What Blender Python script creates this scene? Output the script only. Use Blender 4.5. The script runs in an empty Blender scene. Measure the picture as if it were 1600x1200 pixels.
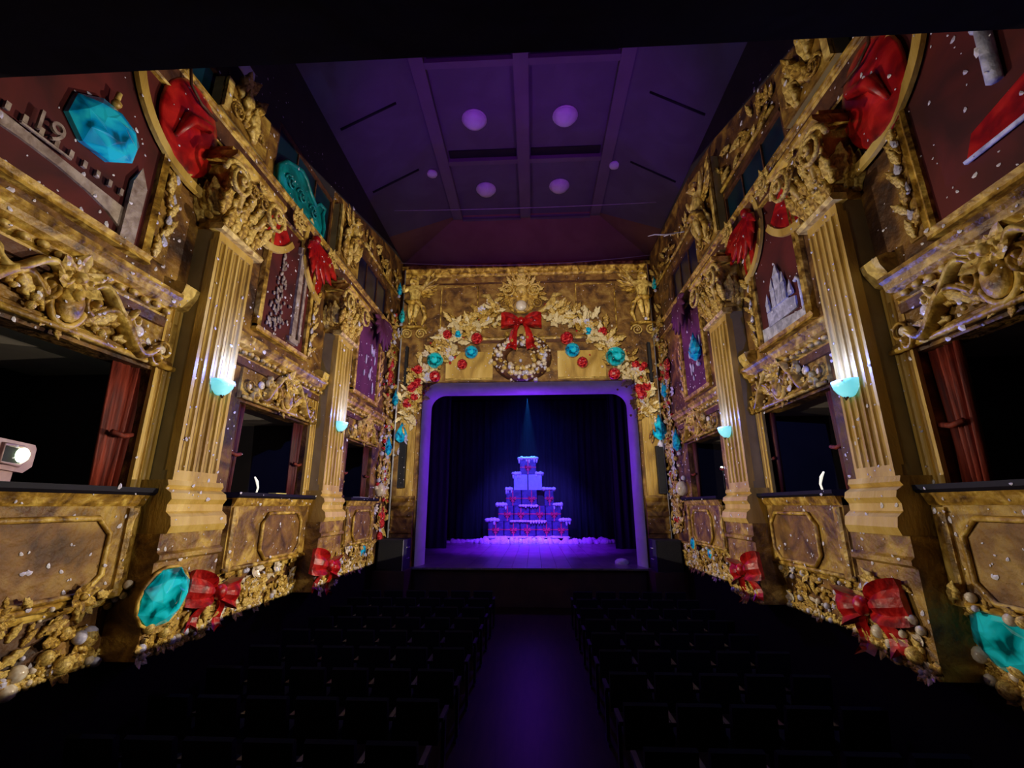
import bpy, bmesh, math, random
from math import sin, cos, pi, radians
from mathutils import Vector, Matrix
random.seed(7)
SC = bpy.context.scene
COL = SC.collection

# ------------------------------------------------------------------ camera, world, lights, exposure
cd = bpy.data.cameras.new('camera'); cam = bpy.data.objects.new('camera', cd); COL.objects.link(cam)
cd.sensor_fit = 'HORIZONTAL'; cd.sensor_width = 36.0; cd.lens = 36.0 * 700.0 / 1600.0; cd.clip_start = 0.05; cd.clip_end = 200
def camera_matrix(f=700., vx=35., vy=190., roll=-0.8):
    F = Vector((vx, vy, f)).normalized(); r = radians(roll)          # world +Y seen in camera axes (x right, y down, z forward)
    U = Vector((sin(r), -cos(r), 0)); U = (U - F * U.dot(F)).normalized(); R = F.cross(U)
    if R.x < 0: R = -R
    cx = Vector((R.x, F.x, U.x)); cy = -Vector((R.y, F.y, U.y)); cz = -Vector((R.z, F.z, U.z))
    return Matrix(((cx.x, cy.x, cz.x, 0), (cx.y, cy.y, cz.y, 0), (cx.z, cy.z, cz.z, 0), (0, 0, 0, 1)))
cam.matrix_world = camera_matrix()
SC.camera = cam
w = bpy.data.worlds.new('world'); SC.world = w; w.use_nodes = True
w.node_tree.nodes['Background'].inputs[0].default_value = (0.25, 0.12, 0.35, 1)
w.node_tree.nodes['Background'].inputs[1].default_value = 0.002
SC.view_settings.view_transform = 'Standard'; SC.view_settings.look = 'None'
SC.view_settings.gamma = 1.0; SC.view_settings.exposure = 0.0; SC.view_settings.use_curve_mapping = False
SC.cycles.max_bounces = 5; SC.cycles.diffuse_bounces = 2; SC.cycles.glossy_bounces = 2

def lamp(kind, name, loc, target, power, color, size=60, blend=0.3, radius=0.0):
    l = bpy.data.lights.new(name, kind); l.energy = power; l.color = color
    l.shadow_soft_size = radius
    if kind == 'SPOT': l.spot_size = radians(size); l.spot_blend = blend
    o = bpy.data.objects.new(name, l); COL.objects.link(o); o.location = loc
    if target is not None:
        d = Vector(target) - Vector(loc); o.rotation_euler = d.to_track_quat('-Z', 'Y').to_euler()
    return o
WARM = (1.0, 0.88, 0.66)
def projector(loc, target, power, color, size, axis, plane, u0, u1, z0, top, hole=None, soft=0.04):
    """a spot whose picture is masked to a rectangle on the wall it is thrown at (axis 0: plane X, axis 1: plane Y)"""
    o = lamp('SPOT', 'projector_beam', loc, target, power, color, size, 0.25)
    l = o.data; l.use_nodes = True; nt = l.node_tree; n = nt.nodes; L = nt.links
    em = n['Emission']; g = n.new('ShaderNodeNewGeometry'); sp = n.new('ShaderNodeSeparateXYZ'); L.new(g.outputs['Incoming'], sp.inputs[0])
    def m(op, a_, b_=None, clamp=False):
        q = n.new('ShaderNodeMath'); q.operation = op; q.use_clamp = clamp
        for i, v in enumerate((a_, b_)):
            if v is None: continue
            if isinstance(v, (int, float)): q.inputs[i].default_value = v
            else: L.new(v, q.inputs[i])
        return q.outputs[0]
    D = sp.outputs[axis]; U = sp.outputs[1 - axis]; Z = sp.outputs[2]; k = plane - loc[axis]
    u = m('ADD', m('MULTIPLY', m('DIVIDE', U, D), k), loc[1 - axis]); z = m('ADD', m('MULTIPLY', m('DIVIDE', Z, D), k), loc[2])
    edge = lambda d: m('MULTIPLY', d, 1 / soft, True)
    zt = m('MINIMUM', m('ADD', m('MULTIPLY', u, top[1]), top[0]), top[2])
    f = m('MULTIPLY', m('MULTIPLY', edge(m('SUBTRACT', u, u0)), edge(m('SUBTRACT', u1, u))), m('MULTIPLY', edge(m('SUBTRACT', z, z0)), edge(m('SUBTRACT', zt, z))))
    if hole:
        h = m('MULTIPLY', m('MULTIPLY', edge(m('SUBTRACT', u, hole[0])), edge(m('SUBTRACT', hole[1], u))), edge(m('SUBTRACT', hole[2], z)))
        f = m('MULTIPLY', f, m('SUBTRACT', 1.0, h, True))
    L.new(f, em.inputs['Strength'])
    return o
# projectors in the side boxes, each throwing across the hall onto the opposite wall
LT = (6.4 - .26 * 5.5, .26, 8.5); RT = (6.95 - .35 * 5.49, .35, 8.5)
projector((3.7, 9.0, 0.45), (-4.6, 7.4, 2.4), 1750, WARM, 140, 0, -4.63, 2.0, 14.45, -1.6, LT)
projector((-4.2, 9.3, 0.45), (4.2, 7.4, 2.4), 1150, WARM, 140, 0, 4.17, 2.0, 14.45, -1.6, RT)
projector((3.5, 4.1, 0.6), (-4.6, 4.4, 1.0), 560, WARM, 120, 0, -4.63, 1.0, 12.0, -1.6, LT)
projector((-3.9, 4.1, 0.6), (4.2, 4.4, 1.0), 260, WARM, 120, 0, 4.17, 1.0, 12.0, -1.6, RT)
projector((-0.2, 2.2, 2.0), (-0.2, 14.5, 4.9), 3700, WARM, 60, 1, 14.5, -4.6, 4.15, -1.6, (8.32, 0, 8.32), (-3.76, 3.43, 4.05))
# purple and blue show lights
lamp('POINT', 'stage_wash', (-0.2, 16.3, 1.6), None, 250, (0.21, 0.02, 1.0))
lamp('SPOT', 'stage_special', (-0.3, 18.0, 5.9), (-0.2, 20.6, -1.8), 10000, (0.17, 0.01, 1.0), 62, 1.0)
lamp('SPOT', 'top_blue_special', (-0.3, 23.6, 5.6), (-0.3, 23.75, 2.0), 2400, (0.02, 0.22, 1.0), 24, 0.6)
lamp('SPOT', 'front_blue_wash', (-0.3, 16.4, 5.4), (-0.3, 23.8, 0.3), 6500, (0.09, 0.07, 1.0), 42, 0.8)
lamp('SPOT', 'backdrop_blue', (-0.3, 20.5, 5.8), (-0.3, 27.0, 2.6), 420, (0.01, 0.06, 1.0), 60, 1.0)
for sx in (-1, 1):
    lamp('SPOT', 'ceiling_wash', (sx * 2.4 - 0.2, 5.0, 5.0), (sx * 1.3 - 0.2, 10.3, 9.6), 300, (0.40, 0.015, 1.0), 70, 1.0)
    lamp('SPOT', 'bay_wash', (-0.2 + sx * 0.6, 13.0, 5.5), (sx * 4.5, 11.7, 3.3), 190, (0.5, 0.05, 1.0), 46, 0.8)

# ------------------------------------------------------------------ materials
MATS = {}
def ramp_mat(name, cols, scale=4.0, detail=6.0, rough=0.55, bump=0.0, metallic=0.0, bscale=None, distort=0.6, coat=0.0, spec=0.5, stretch=None, emis=None, estr=0.0, facet=0):
    m = bpy.data.materials.new(name); m.use_nodes = True; n = m.node_tree.nodes; L = m.node_tree.links
    b = n['Principled BSDF']; b.inputs['Roughness'].default_value = rough; b.inputs['Metallic'].default_value = metallic
    b.inputs['Coat Weight'].default_value = coat; b.inputs['Specular IOR Level'].default_value = spec
    tc = n.new('ShaderNodeTexCoord'); mp = n.new('ShaderNodeMapping'); L.new(tc.outputs['Object'], mp.inputs[0])
    if stretch: mp.inputs['Scale'].default_value = stretch
    nz = n.new('ShaderNodeTexNoise'); nz.inputs['Scale'].default_value = scale; nz.inputs['Detail'].default_value = detail
    nz.inputs['Distortion'].default_value = distort; L.new(mp.outputs[0], nz.inputs['Vector'])
    fac = nz.outputs['Fac']
    if facet:
        v = n.new('ShaderNodeTexVoronoi'); v.inputs['Scale'].default_value = facet; L.new(mp.outputs[0], v.inputs['Vector'])
        s = n.new('ShaderNodeSeparateColor'); L.new(v.outputs['Color'], s.inputs[0]); fac = s.outputs[0]
    cr = n.new('ShaderNodeValToRGB'); e = cr.color_ramp.elements
    while len(e) < len(cols): e.new(0.5)
    for i, (p, c) in enumerate(cols): e[i].position = p; e[i].color = (*c, 1)
    L.new(fac, cr.inputs[0]); L.new(cr.outputs[0], b.inputs['Base Color'])
    if bump:
        bz = n.new('ShaderNodeTexNoise'); bz.inputs['Scale'].default_value = bscale or scale * 3; bz.inputs['Detail'].default_value = 5
        L.new(mp.outputs[0], bz.inputs['Vector'])
        bp = n.new('ShaderNodeBump'); bp.inputs['Strength'].default_value = bump; bp.inputs['Distance'].default_value = 0.05
        L.new(bz.outputs['Fac'], bp.inputs['Height']); L.new(bp.outputs[0], b.inputs['Normal'])
    if emis:
        b.inputs['Emission Color'].default_value = (*emis, 1); b.inputs['Emission Strength'].default_value = estr
    MATS[name] = m; return m
def M(n): return MATS[n]
ramp_mat('gilt', [(0.34, (0.10, 0.042, 0.006)), (0.5, (0.42, 0.23, 0.028)), (0.66, (0.85, 0.58, 0.12))], 6, 6, 0.42, 0.35, bscale=22)
ramp_mat('pale_gilt', [(0.34, (0.30, 0.15, 0.02)), (0.64, (0.95, 0.70, 0.20))], 7, 4, 0.4, 0.2, bscale=18)
ramp_mat('column_gilt', [(0.3, (0.30, 0.16, 0.025)), (0.5, (0.60, 0.38, 0.075)), (0.75, (0.85, 0.62, 0.2))], 2.2, 6, 0.45, 0.2, bscale=30, stretch=(1, 1, 0.35))
ramp_mat('wall_gilt', [(0.36, (0.035, 0.012, 0.004)), (0.48, (0.11, 0.042, 0.009)), (0.58, (0.24, 0.11, 0.018)), (0.72, (0.5, 0.28, 0.045))], 1.9, 14, 0.6, 0.8, bscale=9, distort=1.0)  # gold of the projected light put into the side wall colour
ramp_mat('stage_wall_gilt', [(0.32, (0.07, 0.026, 0.007)), (0.5, (0.24, 0.11, 0.02)), (0.7, (0.45, 0.27, 0.06))], 3.0, 12, 0.6, 0.5, bscale=14, distort=0.5)
ramp_mat('panel_gilt', [(0.34, (0.10, 0.04, 0.007)), (0.5, (0.30, 0.155, 0.02)), (0.68, (0.62, 0.40, 0.07))], 2.6, 12, 0.5, 0.6, bscale=16, distort=1.2)
ramp_mat('cream_leaf', [(0.3, (0.6, 0.42, 0.15)), (0.65, (0.95, 0.82, 0.5))], 6, 4, 0.45, 0.2)
ramp_mat('warm_lit_end', [(0.4, (0.24, 0.12, 0.07)), (0.6, (0.28, 0.145, 0.085))], 1.2, 4, 0.8, 0.05)  # warm light on the hipped end put into the plaster colour
ramp_mat('brown_trim', [(0.35, (0.05, 0.014, 0.008)), (0.65, (0.14, 0.05, 0.018))], 4, 8, 0.6, 0.5)
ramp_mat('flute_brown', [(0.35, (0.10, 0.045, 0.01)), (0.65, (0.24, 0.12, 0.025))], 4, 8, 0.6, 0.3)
ramp_mat('side_plaster', [(0.35, (0.32, 0.25, 0.12)), (0.65, (0.42, 0.34, 0.18))], 2, 5, 0.8, 0.1)
ramp_mat('dark_plaster', [(0.4, (0.022, 0.016, 0.022)), (0.6, (0.032, 0.024, 0.03))], 1.5, 5, 0.8, 0.15)  # on the upper side walls the dark tone stands for unlit plaster
ramp_mat('unlit_lower_wall', [(0.4, (0.006, 0.004, 0.005)), (0.6, (0.008, 0.006, 0.006))], 3, 5, 0.9, 0.1, spec=0.1)  # near-black stands for the plaster below the projected light
ramp_mat('ceiling_paint', [(0.4, (0.13, 0.115, 0.14)), (0.6, (0.15, 0.135, 0.165))], 1.2, 4, 0.8, 0.05)
ramp_mat('ceiling_beam', [(0.4, (0.17, 0.14, 0.16)), (0.6, (0.19, 0.16, 0.18))], 1.2, 4, 0.7, 0.05)
ramp_mat('slot_black', [(0.4, (0.01, 0.008, 0.01)), (0.6, (0.014, 0.01, 0.014))], 2, 2, 0.8)
ramp_mat('lamp_glass', [(0.4, (0.8, 0.78, 0.85)), (0.6, (0.92, 0.9, 0.95))], 3, 3, 0.35)
ramp_mat('red_satin', [(0.3, (0.12, 0.002, 0.003)), (0.5, (0.40, 0.006, 0.006)), (0.75, (0.78, 0.03, 0.02))], 4, 4, 0.35, 0.15, coat=0.3)
ramp_mat('red_gem', [(0.35, (0.14, 0.0, 0.003)), (0.5, (0.5, 0.01, 0.02)), (0.62, (0.85, 0.08, 0.07))], 5, 2, 0.15, coat=0.8)
ramp_mat('teal_gem', [(0.36, (0.0, 0.09, 0.11)), (0.45, (0.0, 0.42, 0.5)), (0.6, (0.02, 0.8, 1.0))], 3.0, 2, 0.12, coat=0.8)
ramp_mat('blue_gem', [(0.34, (0.0, 0.10, 0.2)), (0.45, (0.0, 0.36, 0.8)), (0.6, (0.02, 0.7, 1.0))], 3.0, 2, 0.12, coat=0.8)
ramp_mat('teal_enamel', [(0.3, (0.0, 0.05, 0.06)), (0.6, (0.0, 0.26, 0.28)), (0.8, (0.02, 0.32, 0.6))], 3, 6, 0.4, 0.3)
ramp_mat('pearl', [(0.3, (0.62, 0.46, 0.3)), (0.7, (0.92, 0.84, 0.72))], 3, 2, 0.25, coat=0.4)
ramp_mat('lilac_glass', [(0.3, (0.45, 0.42, 0.62)), (0.7, (0.8, 0.78, 1.0))], 3, 2, 0.3, coat=0.4)
ramp_mat('projected_fleck', [(0.3, (0.62, 0.55, 0.72)), (0.7, (0.95, 0.92, 1.0))], 3, 2, 0.6)
ramp_mat('maroon_paint', [(0.35, (0.045, 0.004, 0.004)), (0.65, (0.13, 0.012, 0.01))], 1.4, 5, 0.65)
ramp_mat('purple_lit_paint', [(0.35, (0.07, 0.01, 0.05)), (0.65, (0.16, 0.03, 0.1))], 1.4, 5, 0.65)  # purple light on the far bays put into the colour
ramp_mat('stone_paint', [(0.35, (0.22, 0.15, 0.12)), (0.65, (0.5, 0.4, 0.34))], 7, 8, 0.7, 0.4)
ramp_mat('ice_paint', [(0.35, (0.3, 0.3, 0.42)), (0.65, (0.75, 0.75, 0.92))], 7, 6, 0.7, 0.3)
ramp_mat('dark_arch', [(0.4, (0.012, 0.003, 0.004)), (0.6, (0.02, 0.006, 0.008))], 3, 2, 0.8)
ramp_mat('curtain_red', [(0.35, (0.10, 0.008, 0.004)), (0.65, (0.3, 0.035, 0.012))], 3, 4, 0.7, 0.2, stretch=(6, 6, 0.6))
ramp_mat('curtain_plum', [(0.35, (0.05, 0.006, 0.01)), (0.65, (0.13, 0.015, 0.02))], 3, 4, 0.7, 0.2, stretch=(6, 6, 0.6))
ramp_mat('ledge_black', [(0.4, (0.008, 0.007, 0.012)), (0.6, (0.012, 0.01, 0.018))], 3, 4, 0.6, spec=0.15)
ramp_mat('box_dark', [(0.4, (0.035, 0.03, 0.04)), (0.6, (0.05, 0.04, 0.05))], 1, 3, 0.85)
ramp_mat('box_soffit', [(0.4, (0.6, 0.5, 0.45)), (0.6, (0.7, 0.6, 0.5))], 2, 3, 0.8)
ramp_mat('window_teal', [(0.35, (0.002, 0.008, 0.02)), (0.65, (0.004, 0.035, 0.06))], 0.9, 5, 0.3)
ramp_mat('window_navy', [(0.35, (0.002, 0.003, 0.016)), (0.65, (0.005, 0.01, 0.05))], 2.2, 6, 0.3)
ramp_mat('frame_white', [(0.4, (0.75, 0.72, 0.78)), (0.6, (0.85, 0.82, 0.88))], 2, 3, 0.5)
ramp_mat('stage_floor', [(0.4, (0.16, 0.14, 0.16)), (0.6, (0.24, 0.21, 0.24))], 2, 5, 0.28, 0.02)
ramp_mat('stage_fascia', [(0.4, (0.04, 0.014, 0.014)), (0.6, (0.06, 0.022, 0.02))], 2, 5, 0.6)
ramp_mat('hall_floor', [(0.4, (0.017, 0.009, 0.008)), (0.6, (0.028, 0.015, 0.012))], 2, 8, 0.42, 0.03, spec=0.05, stretch=(6, 0.7, 1))
ramp_mat('drape_black', [(0.4, (0.02, 0.02, 0.03)), (0.6, (0.035, 0.035, 0.05))], 2, 3, 0.85, stretch=(5, 5, 0.4))
ramp_mat('seat_fabric', [(0.4, (0.004, 0.004, 0.009)), (0.6, (0.007, 0.007, 0.014))], 6, 3, 0.9, 0.1, spec=0.15)
ramp_mat('seat_metal', [(0.4, (0.02, 0.018, 0.02)), (0.6, (0.03, 0.028, 0.03))], 6, 3, 0.35, metallic=0.6)
ramp_mat('speaker_black', [(0.4, (0.012, 0.012, 0.016)), (0.6, (0.02, 0.02, 0.026))], 12, 3, 0.6, 0.1)
ramp_mat('grille', [(0.4, (0.006, 0.006, 0.01)), (0.6, (0.014, 0.014, 0.018))], 40, 2, 0.7, 0.5)
ramp_mat('steel', [(0.4, (0.5, 0.5, 0.55)), (0.6, (0.65, 0.65, 0.7))], 5, 2, 0.35, metallic=0.3)
ramp_mat('gift_wrap', [(0.35, (0.04, 0.04, 0.11)), (0.65, (0.09, 0.08, 0.2))], 6, 4, 0.5, 0.2)
ramp_mat('gift_white', [(0.4, (0.42, 0.5, 0.8)), (0.6, (0.48, 0.56, 0.85))], 6, 4, 0.5)
ramp_mat('gift_ribbon', [(0.4, (0.6, 0.02, 0.06)), (0.6, (0.85, 0.08, 0.16))], 9, 4, 0.4)
ramp_mat('snow', [(0.4, (0.85, 0.85, 0.9)), (0.6, (0.95, 0.95, 1.0))], 9, 6, 0.8, 0.8, bscale=25)
ramp_mat('projector_shell', [(0.4, (0.42, 0.25, 0.26)), (0.6, (0.5, 0.31, 0.31))], 5, 3, 0.45)
ramp_mat('lens_light', [(0.4, (0.8, 0.9, 0.8)), (0.6, (0.9, 1, 0.9))], 5, 2, 0.3, emis=(0.72, 1.0, 0.62), estr=6.0)
ramp_mat('sconce_glass', [(0.4, (0.45, 0.85, 0.9)), (0.6, (0.55, 0.95, 1.0))], 5, 2, 0.3, emis=(0.12, 0.72, 0.85), estr=0.75)
ramp_mat('small_light', [(0.4, (0.8, 0.8, 0.7)), (0.6, (0.9, 0.9, 0.8))], 5, 2, 0.3, emis=(1.0, 0.95, 0.75), estr=0.8)
ramp_mat('yellow_card', [(0.4, (0.75, 0.6, 0.1)), (0.6, (0.9, 0.75, 0.2))], 5, 2, 0.5)
ramp_mat('wire', [(0.4, (0.4, 0.34, 0.4)), (0.6, (0.5, 0.44, 0.5))], 5, 2, 0.4)

# ------------------------------------------------------------------ mesh builder
class MB:
    def __init__(s): s.v = []; s.f = []; s.sm = []
    def add(s, vs, fs, smooth=False):
        k = len(s.v); s.v += [tuple(p) for p in vs]; s.f += [tuple(i + k for i in f) for f in fs]; s.sm += [smooth] * len(fs); return s
    def box(s, x0, x1, y0, y1, z0, z1):
        return s.add([(x0,y0,z0),(x1,y0,z0),(x1,y1,z0),(x0,y1,z0),(x0,y0,z1),(x1,y0,z1),(x1,y1,z1),(x0,y1,z1)],
                     [(0,3,2,1),(4,5,6,7),(0,1,5,4),(1,2,6,5),(2,3,7,6),(3,0,4,7)])
    def prism(s, poly, y0, y1):                       # polygon in (x,z), from y0 to y1
        n = len(poly)
        return s.add([(x, y0, z) for x, z in poly] + [(x, y1, z) for x, z in poly],
                     [tuple(range(n)), tuple(range(2*n-1, n-1, -1))] + [(i, n+i, n+(i+1) % n, (i+1) % n) for i in range(n)])
    def ex_x(s, prof, x0, x1):                        # closed profile in (y,z) along x
        n = len(prof)
        return s.add([(x0, y, z) for y, z in prof] + [(x1, y, z) for y, z in prof],
                     [tuple(range(n)), tuple(range(2*n-1, n-1, -1))] + [(i, n+i, n+(i+1) % n, (i+1) % n) for i in range(n)])
    def ex_z(s, prof, z0, z1):                        # closed profile in (x,y) along z
        n = len(prof)
        return s.add([(x, y, z0) for x, y in prof] + [(x, y, z1) for x, y in prof],
                     [tuple(range(n)), tuple(range(2*n-1, n-1, -1))] + [(i, n+i, n+(i+1) % n, (i+1) % n) for i in range(n)])
    def tube(s, pts, r, n=6, closed=False):
        pts = [Vector(p) for p in pts]; m = len(pts); rr = r if isinstance(r, (list, tuple)) else [r] * m
        vs = []; up = Vector((0, 1, 0))
        for i, p in enumerate(pts):
            a = pts[(i-1) % m] if (closed or i) else p; b = pts[(i+1) % m] if (closed or i < m-1) else p
            t = (b - a).normalized() if (b - a).length > 1e-9 else Vector((0, 0, 1))
            u = up if abs(t.dot(up)) < 0.95 else Vector((1, 0, 0))
            x = t.cross(u).normalized(); y = t.cross(x).normalized()
            for k in range(n):
                an = 2 * pi * k / n; vs.append(p + (x * cos(an) + y * sin(an)) * rr[i])
        fs = []
        for i in range(m if closed else m - 1):
            j = (i + 1) % m
            for k in range(n):
                fs.append((i*n+k, i*n+(k+1) % n, j*n+(k+1) % n, j*n+k))
        if not closed: fs += [tuple(range(n-1, -1, -1)), tuple((m-1)*n + k for k in range(n))]
        return s.add(vs, fs, True)
    def ell(s, c, r, seg=8, rings=5, half=False, smooth=True):
        rx, ry, rz = (r, r, r) if isinstance(r, (int, float)) else r
        vs = [(c[0], c[1], c[2] - rz)]; fs = []
        for j in range(1, rings):
            ph = -pi/2 + pi * j / rings
            for k in range(seg):
                th = 2*pi*k/seg; vs.append((c[0]+rx*cos(ph)*cos(th), c[1]+ry*cos(ph)*sin(th), c[2]+rz*sin(ph)))
        vs.append((c[0], c[1], c[2] + rz)); top = len(vs) - 1
        for k in range(seg): fs.append((0, 1+(k+1) % seg, 1+k))
        for j in range(rings-2):
            for k in range(seg):
                a = 1+j*seg+k; b = 1+j*seg+(k+1) % seg; fs.append((a, b, b+seg, a+seg))
        o = 1 + (rings-2)*seg
        for k in range(seg): fs.append((o+k, o+(k+1) % seg, top))
        return s.add(vs, fs, smooth)
    def lathe(s, prof, n=16, c=(0, 0), smooth=True):  # (r,z) about a vertical axis
        m = len(prof); vs = [(c[0]+r*cos(2*pi*k/n), c[1]+r*sin(2*pi*k/n), z) for r, z in prof for k in range(n)]
        fs = [(i*n+k, i*n+(k+1) % n, (i+1)*n+(k+1) % n, (i+1)*n+k) for i in range(m-1) for k in range(n)]
        fs += [tuple(range(n-1, -1, -1)), tuple((m-1)*n+k for k in range(n))]
        return s.add(vs, fs, smooth)
    def xf(s, mat):
        s.v = [tuple(mat @ Vector(p)) for p in s.v]; return s
    def mesh(s, name, mat):
        me = bpy.data.meshes.new(name); me.from_pydata(s.v, [], s.f); me.materials.append(mat)
        bm = bmesh.new(); bm.from_mesh(me); bmesh.ops.recalc_face_normals(bm, faces=bm.faces); bm.to_mesh(me); bm.free()
        me.polygons.foreach_set('use_smooth', s.sm); me.update(); return me

def tag(o, label=None, cat=None, group=None, kind=None):
    if label: o['label'] = label
    if cat: o['category'] = cat
    if group: o['group'] = group
    if kind: o['kind'] = kind
    return o
def link(name, data, parent=None, loc=(0, 0, 0), rot=(0, 0, 0), scale=1.0):
    o = bpy.data.objects.new(name, data); COL.objects.link(o)
    o.location = loc; o.rotation_euler = rot
    o.scale = (scale,) * 3 if isinstance(scale, (int, float)) else scale
    if parent is not None: o.parent = parent
    return o
def obj(name, mb, mat, parent=None, loc=(0, 0, 0), rot=(0, 0, 0), scale=1.0):
    return link(name, mb.mesh(name, M(mat)), parent, loc, rot, scale)
def thing(name, label, cat, loc=(0, 0, 0), rotz=0.0, group=None):
    return tag(link(name, None, None, loc, (0, 0, rotz)), label, cat, group)
CACHE = {}
def shared(key, fn, mat):
    k = (key, mat)
    if k not in CACHE: CACHE[k] = fn().mesh(key, M(mat))
    return CACHE[k]

# ------------------------------------------------------------------ ornament vocabulary (x sideways, y out of the wall, z up)
def leaf_mb(L=1.0, W=0.42, H=0.16, curl=0.3, lobes=3):
    m = MB(); vs = []; n = 4 * lobes
    for i in range(n + 1):
        t = i / n; w_ = W * 0.5 * (sin(pi * min(1, t * 0.9 + 0.1)) ** 0.8) * (1 + 0.22 * cos(i * pi / 2)) if i < n else 0.004
        y = curl * t ** 2.2; h = H * sin(pi * min(1, t * .9 + 0.1)) + 0.01
        vs += [(-w_, y, L * t), (-w_ * .5, y + h, L * t), (0, y + h * .55, L * t), (w_ * .5, y + h, L * t), (w_, y, L * t), (0, y - 0.03 * L, L * t)]
    fs = [(6*i+k, 6*i+(k+1) % 6, 6*i+6+(k+1) % 6, 6*i+6+k) for i in range(n) for k in range(6)]
    fs += [(5, 4, 3, 2, 1, 0), tuple(6*n + k for k in range(6))]
    return m.add(vs, fs, True)
def spiral_pts(R, turns, a0=0.0, n=22, sgn=1, y=0.0, lift=0.0):
    return [(sgn * R * (1 - 0.86 * i / n) * cos(a0 + turns * 2 * pi * i / n), y + lift * i / n, R * (1 - 0.86 * i / n) * sin(a0 + turns * 2 * pi * i / n)) for i in range(n + 1)]
def volute_mb(R=1.0, sgn=1, th=0.15, turns=2.0):
    m = MB(); p = spiral_pts(R, turns, 0, 26, sgn, 0, R * 0.35); m.tube(p, [R * th * (1 - 0.5 * i / 26) for i in range(27)], 6)
    m.ell((0, R * 0.3, 0), (R * 0.18, R * 0.18, R * 0.18), 8, 4); return m
def scroll_mb(sgn=1):                                  # S-scroll with a curl at each end, about 1 wide
    m = MB(); n = 30; P = []
    for i in range(n + 1):
        t = i / n; x = sgn * (t); z = 0.16 * sin(2 * pi * t) ; P.append((x, 0.04, z))
    m.tube(P, [0.03 + 0.035 * sin(pi * i / n) for i in range(n + 1)], 6)
    for cx, cz, s2 in ((0.0, 0.12, -sgn), (1.0, -0.12, sgn)):
        q = spiral_pts(0.13, 1.3, -pi/2 if cz > 0 else pi/2, 14, s2, 0.04)
        m.tube([(a + sgn * cx, b, c + cz) for a, b, c in q], [0.035 * (1 - 0.5 * i / 14) for i in range(15)], 6)
        m.ell((sgn * cx, 0.05, cz), 0.045, 6, 4)
    return m
def flower_mb(n=6):
    m = MB()
    for k in range(n):
        a = 2 * pi * k / n
        l = leaf_mb(0.5, 0.42, 0.07, 0.2, 1); l.xf(Matrix.Rotation(a, 4, 'Y')); m.add(l.v, l.f)
    m.ell((0, 0.1, 0), 0.13, 6, 4); return m
def gem_mb(n=8):                                       # faceted cushion, 1 wide
    m = MB(); vs = []
    for r, y in ((0.5, 0.0), (0.5, 0.10), (0.36, 0.26), (0.18, 0.31)):
        off = pi / n if y in (0.26,) else 0
        vs += [(r * cos(2*pi*k/n + off), y, r * sin(2*pi*k/n + off)) for k in range(n)]
    fs = [tuple(range(n))] + [tuple(3*n + k for k in range(n))]
    for j in range(3):
        for k in range(n): fs += [(j*n+k, j*n+(k+1) % n, (j+1)*n+k), (j*n+(k+1) % n, (j+1)*n+(k+1) % n, (j+1)*n+k)]
    return m.add(vs, fs)
def pearl_mb(): return MB().ell((0, 0.3, 0), 0.5, 8, 6)
def drop_mb():
    m = MB(); n = 8; prof = [(0.02, 0.7), (0.12, 0.45), (0.3, 0.15), (0.42, -0.15), (0.36, -0.45), (0.12, -0.62), (0.02, -0.66)]
    vs = [(r*cos(2*pi*k/n + (j % 2)*pi/n), 0.2 + 0.6*r*sin(2*pi*k/n + (j % 2)*pi/n), z) for j, (r, z) in enumerate(prof) for k in range(n)]
    fs = []
    for j in range(len(prof)-1):
        for k in range(n): fs += [(j*n+k, j*n+(k+1) % n, (j+1)*n+k), (j*n+(k+1) % n, (j+1)*n+(k+1) % n, (j+1)*n+k)]
    fs += [tuple(range(n)), tuple((len(prof)-1)*n+k for k in range(n))]
    return m.add(vs, fs)
def bow_loop_mb(sgn=1):                                # one full loop of a bow, reaching 1 sideways
    m = MB(); n = 10; rows = []
    for i in range(n + 1):
        t = i / n; x = sgn * (0.05 + 0.95 * t); hw = 0.10 + 0.42 * (t ** 0.8) * (1 - 0.25 * t ** 4); yb = 0.08 + 0.3 * sin(pi * (t * 0.9 + 0.05))
        rows.append([(x, yb * (0.55 + 0.45 * abs(cos(3.2 * u))) , hw * u + 0.06 * t) for u in (-1, -0.55, -0.2, 0.2, 0.55, 1)] + [(x, 0.0, -hw * 0.9 + 0.06 * t), (x, 0.0, hw * 0.9 + 0.06 * t)][::1])
    order = [0, 1, 2, 3, 4, 5, 7, 6]; vs = [r[k] for r in rows for k in order]; q = 8
    fs = [(i*q+k, i*q+(k+1) % q, (i+1)*q+(k+1) % q, (i+1)*q+k) for i in range(n) for k in range(q)]
    fs += [tuple(range(q)), tuple(n*q + k for k in range(q))]
    return m.add(vs, fs)
def bow_tail_mb(sgn=1, L=1.5):
    m = MB(); n = 8; vs = []
    for i in range(n + 1):
        t = i / n; cx = sgn * (0.08 + 0.55 * t + 0.08 * sin(5 * t)); w_ = 0.08 + 0.2 * t; z = -L * t; y = 0.08 + 0.07 * sin(7 * t)
        zc = 0.18 if i == n else 0
        vs += [(cx - w_, y, z), (cx - w_*0.3, y + 0.08, z + zc*0.6), (cx + w_*0.3, y + 0.02, z + zc), (cx + w_, y + 0.06, z), (cx, -0.01, z + zc)]
    q = 5; fs = [(i*q+k, i*q+(k+1) % q, (i+1)*q+(k+1) % q, (i+1)*q+k) for i in range(n) for k in range(q)]
    fs += [tuple(range(q)), tuple(n*q + k for k in range(q))]
    return m.add(vs, fs)
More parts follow.
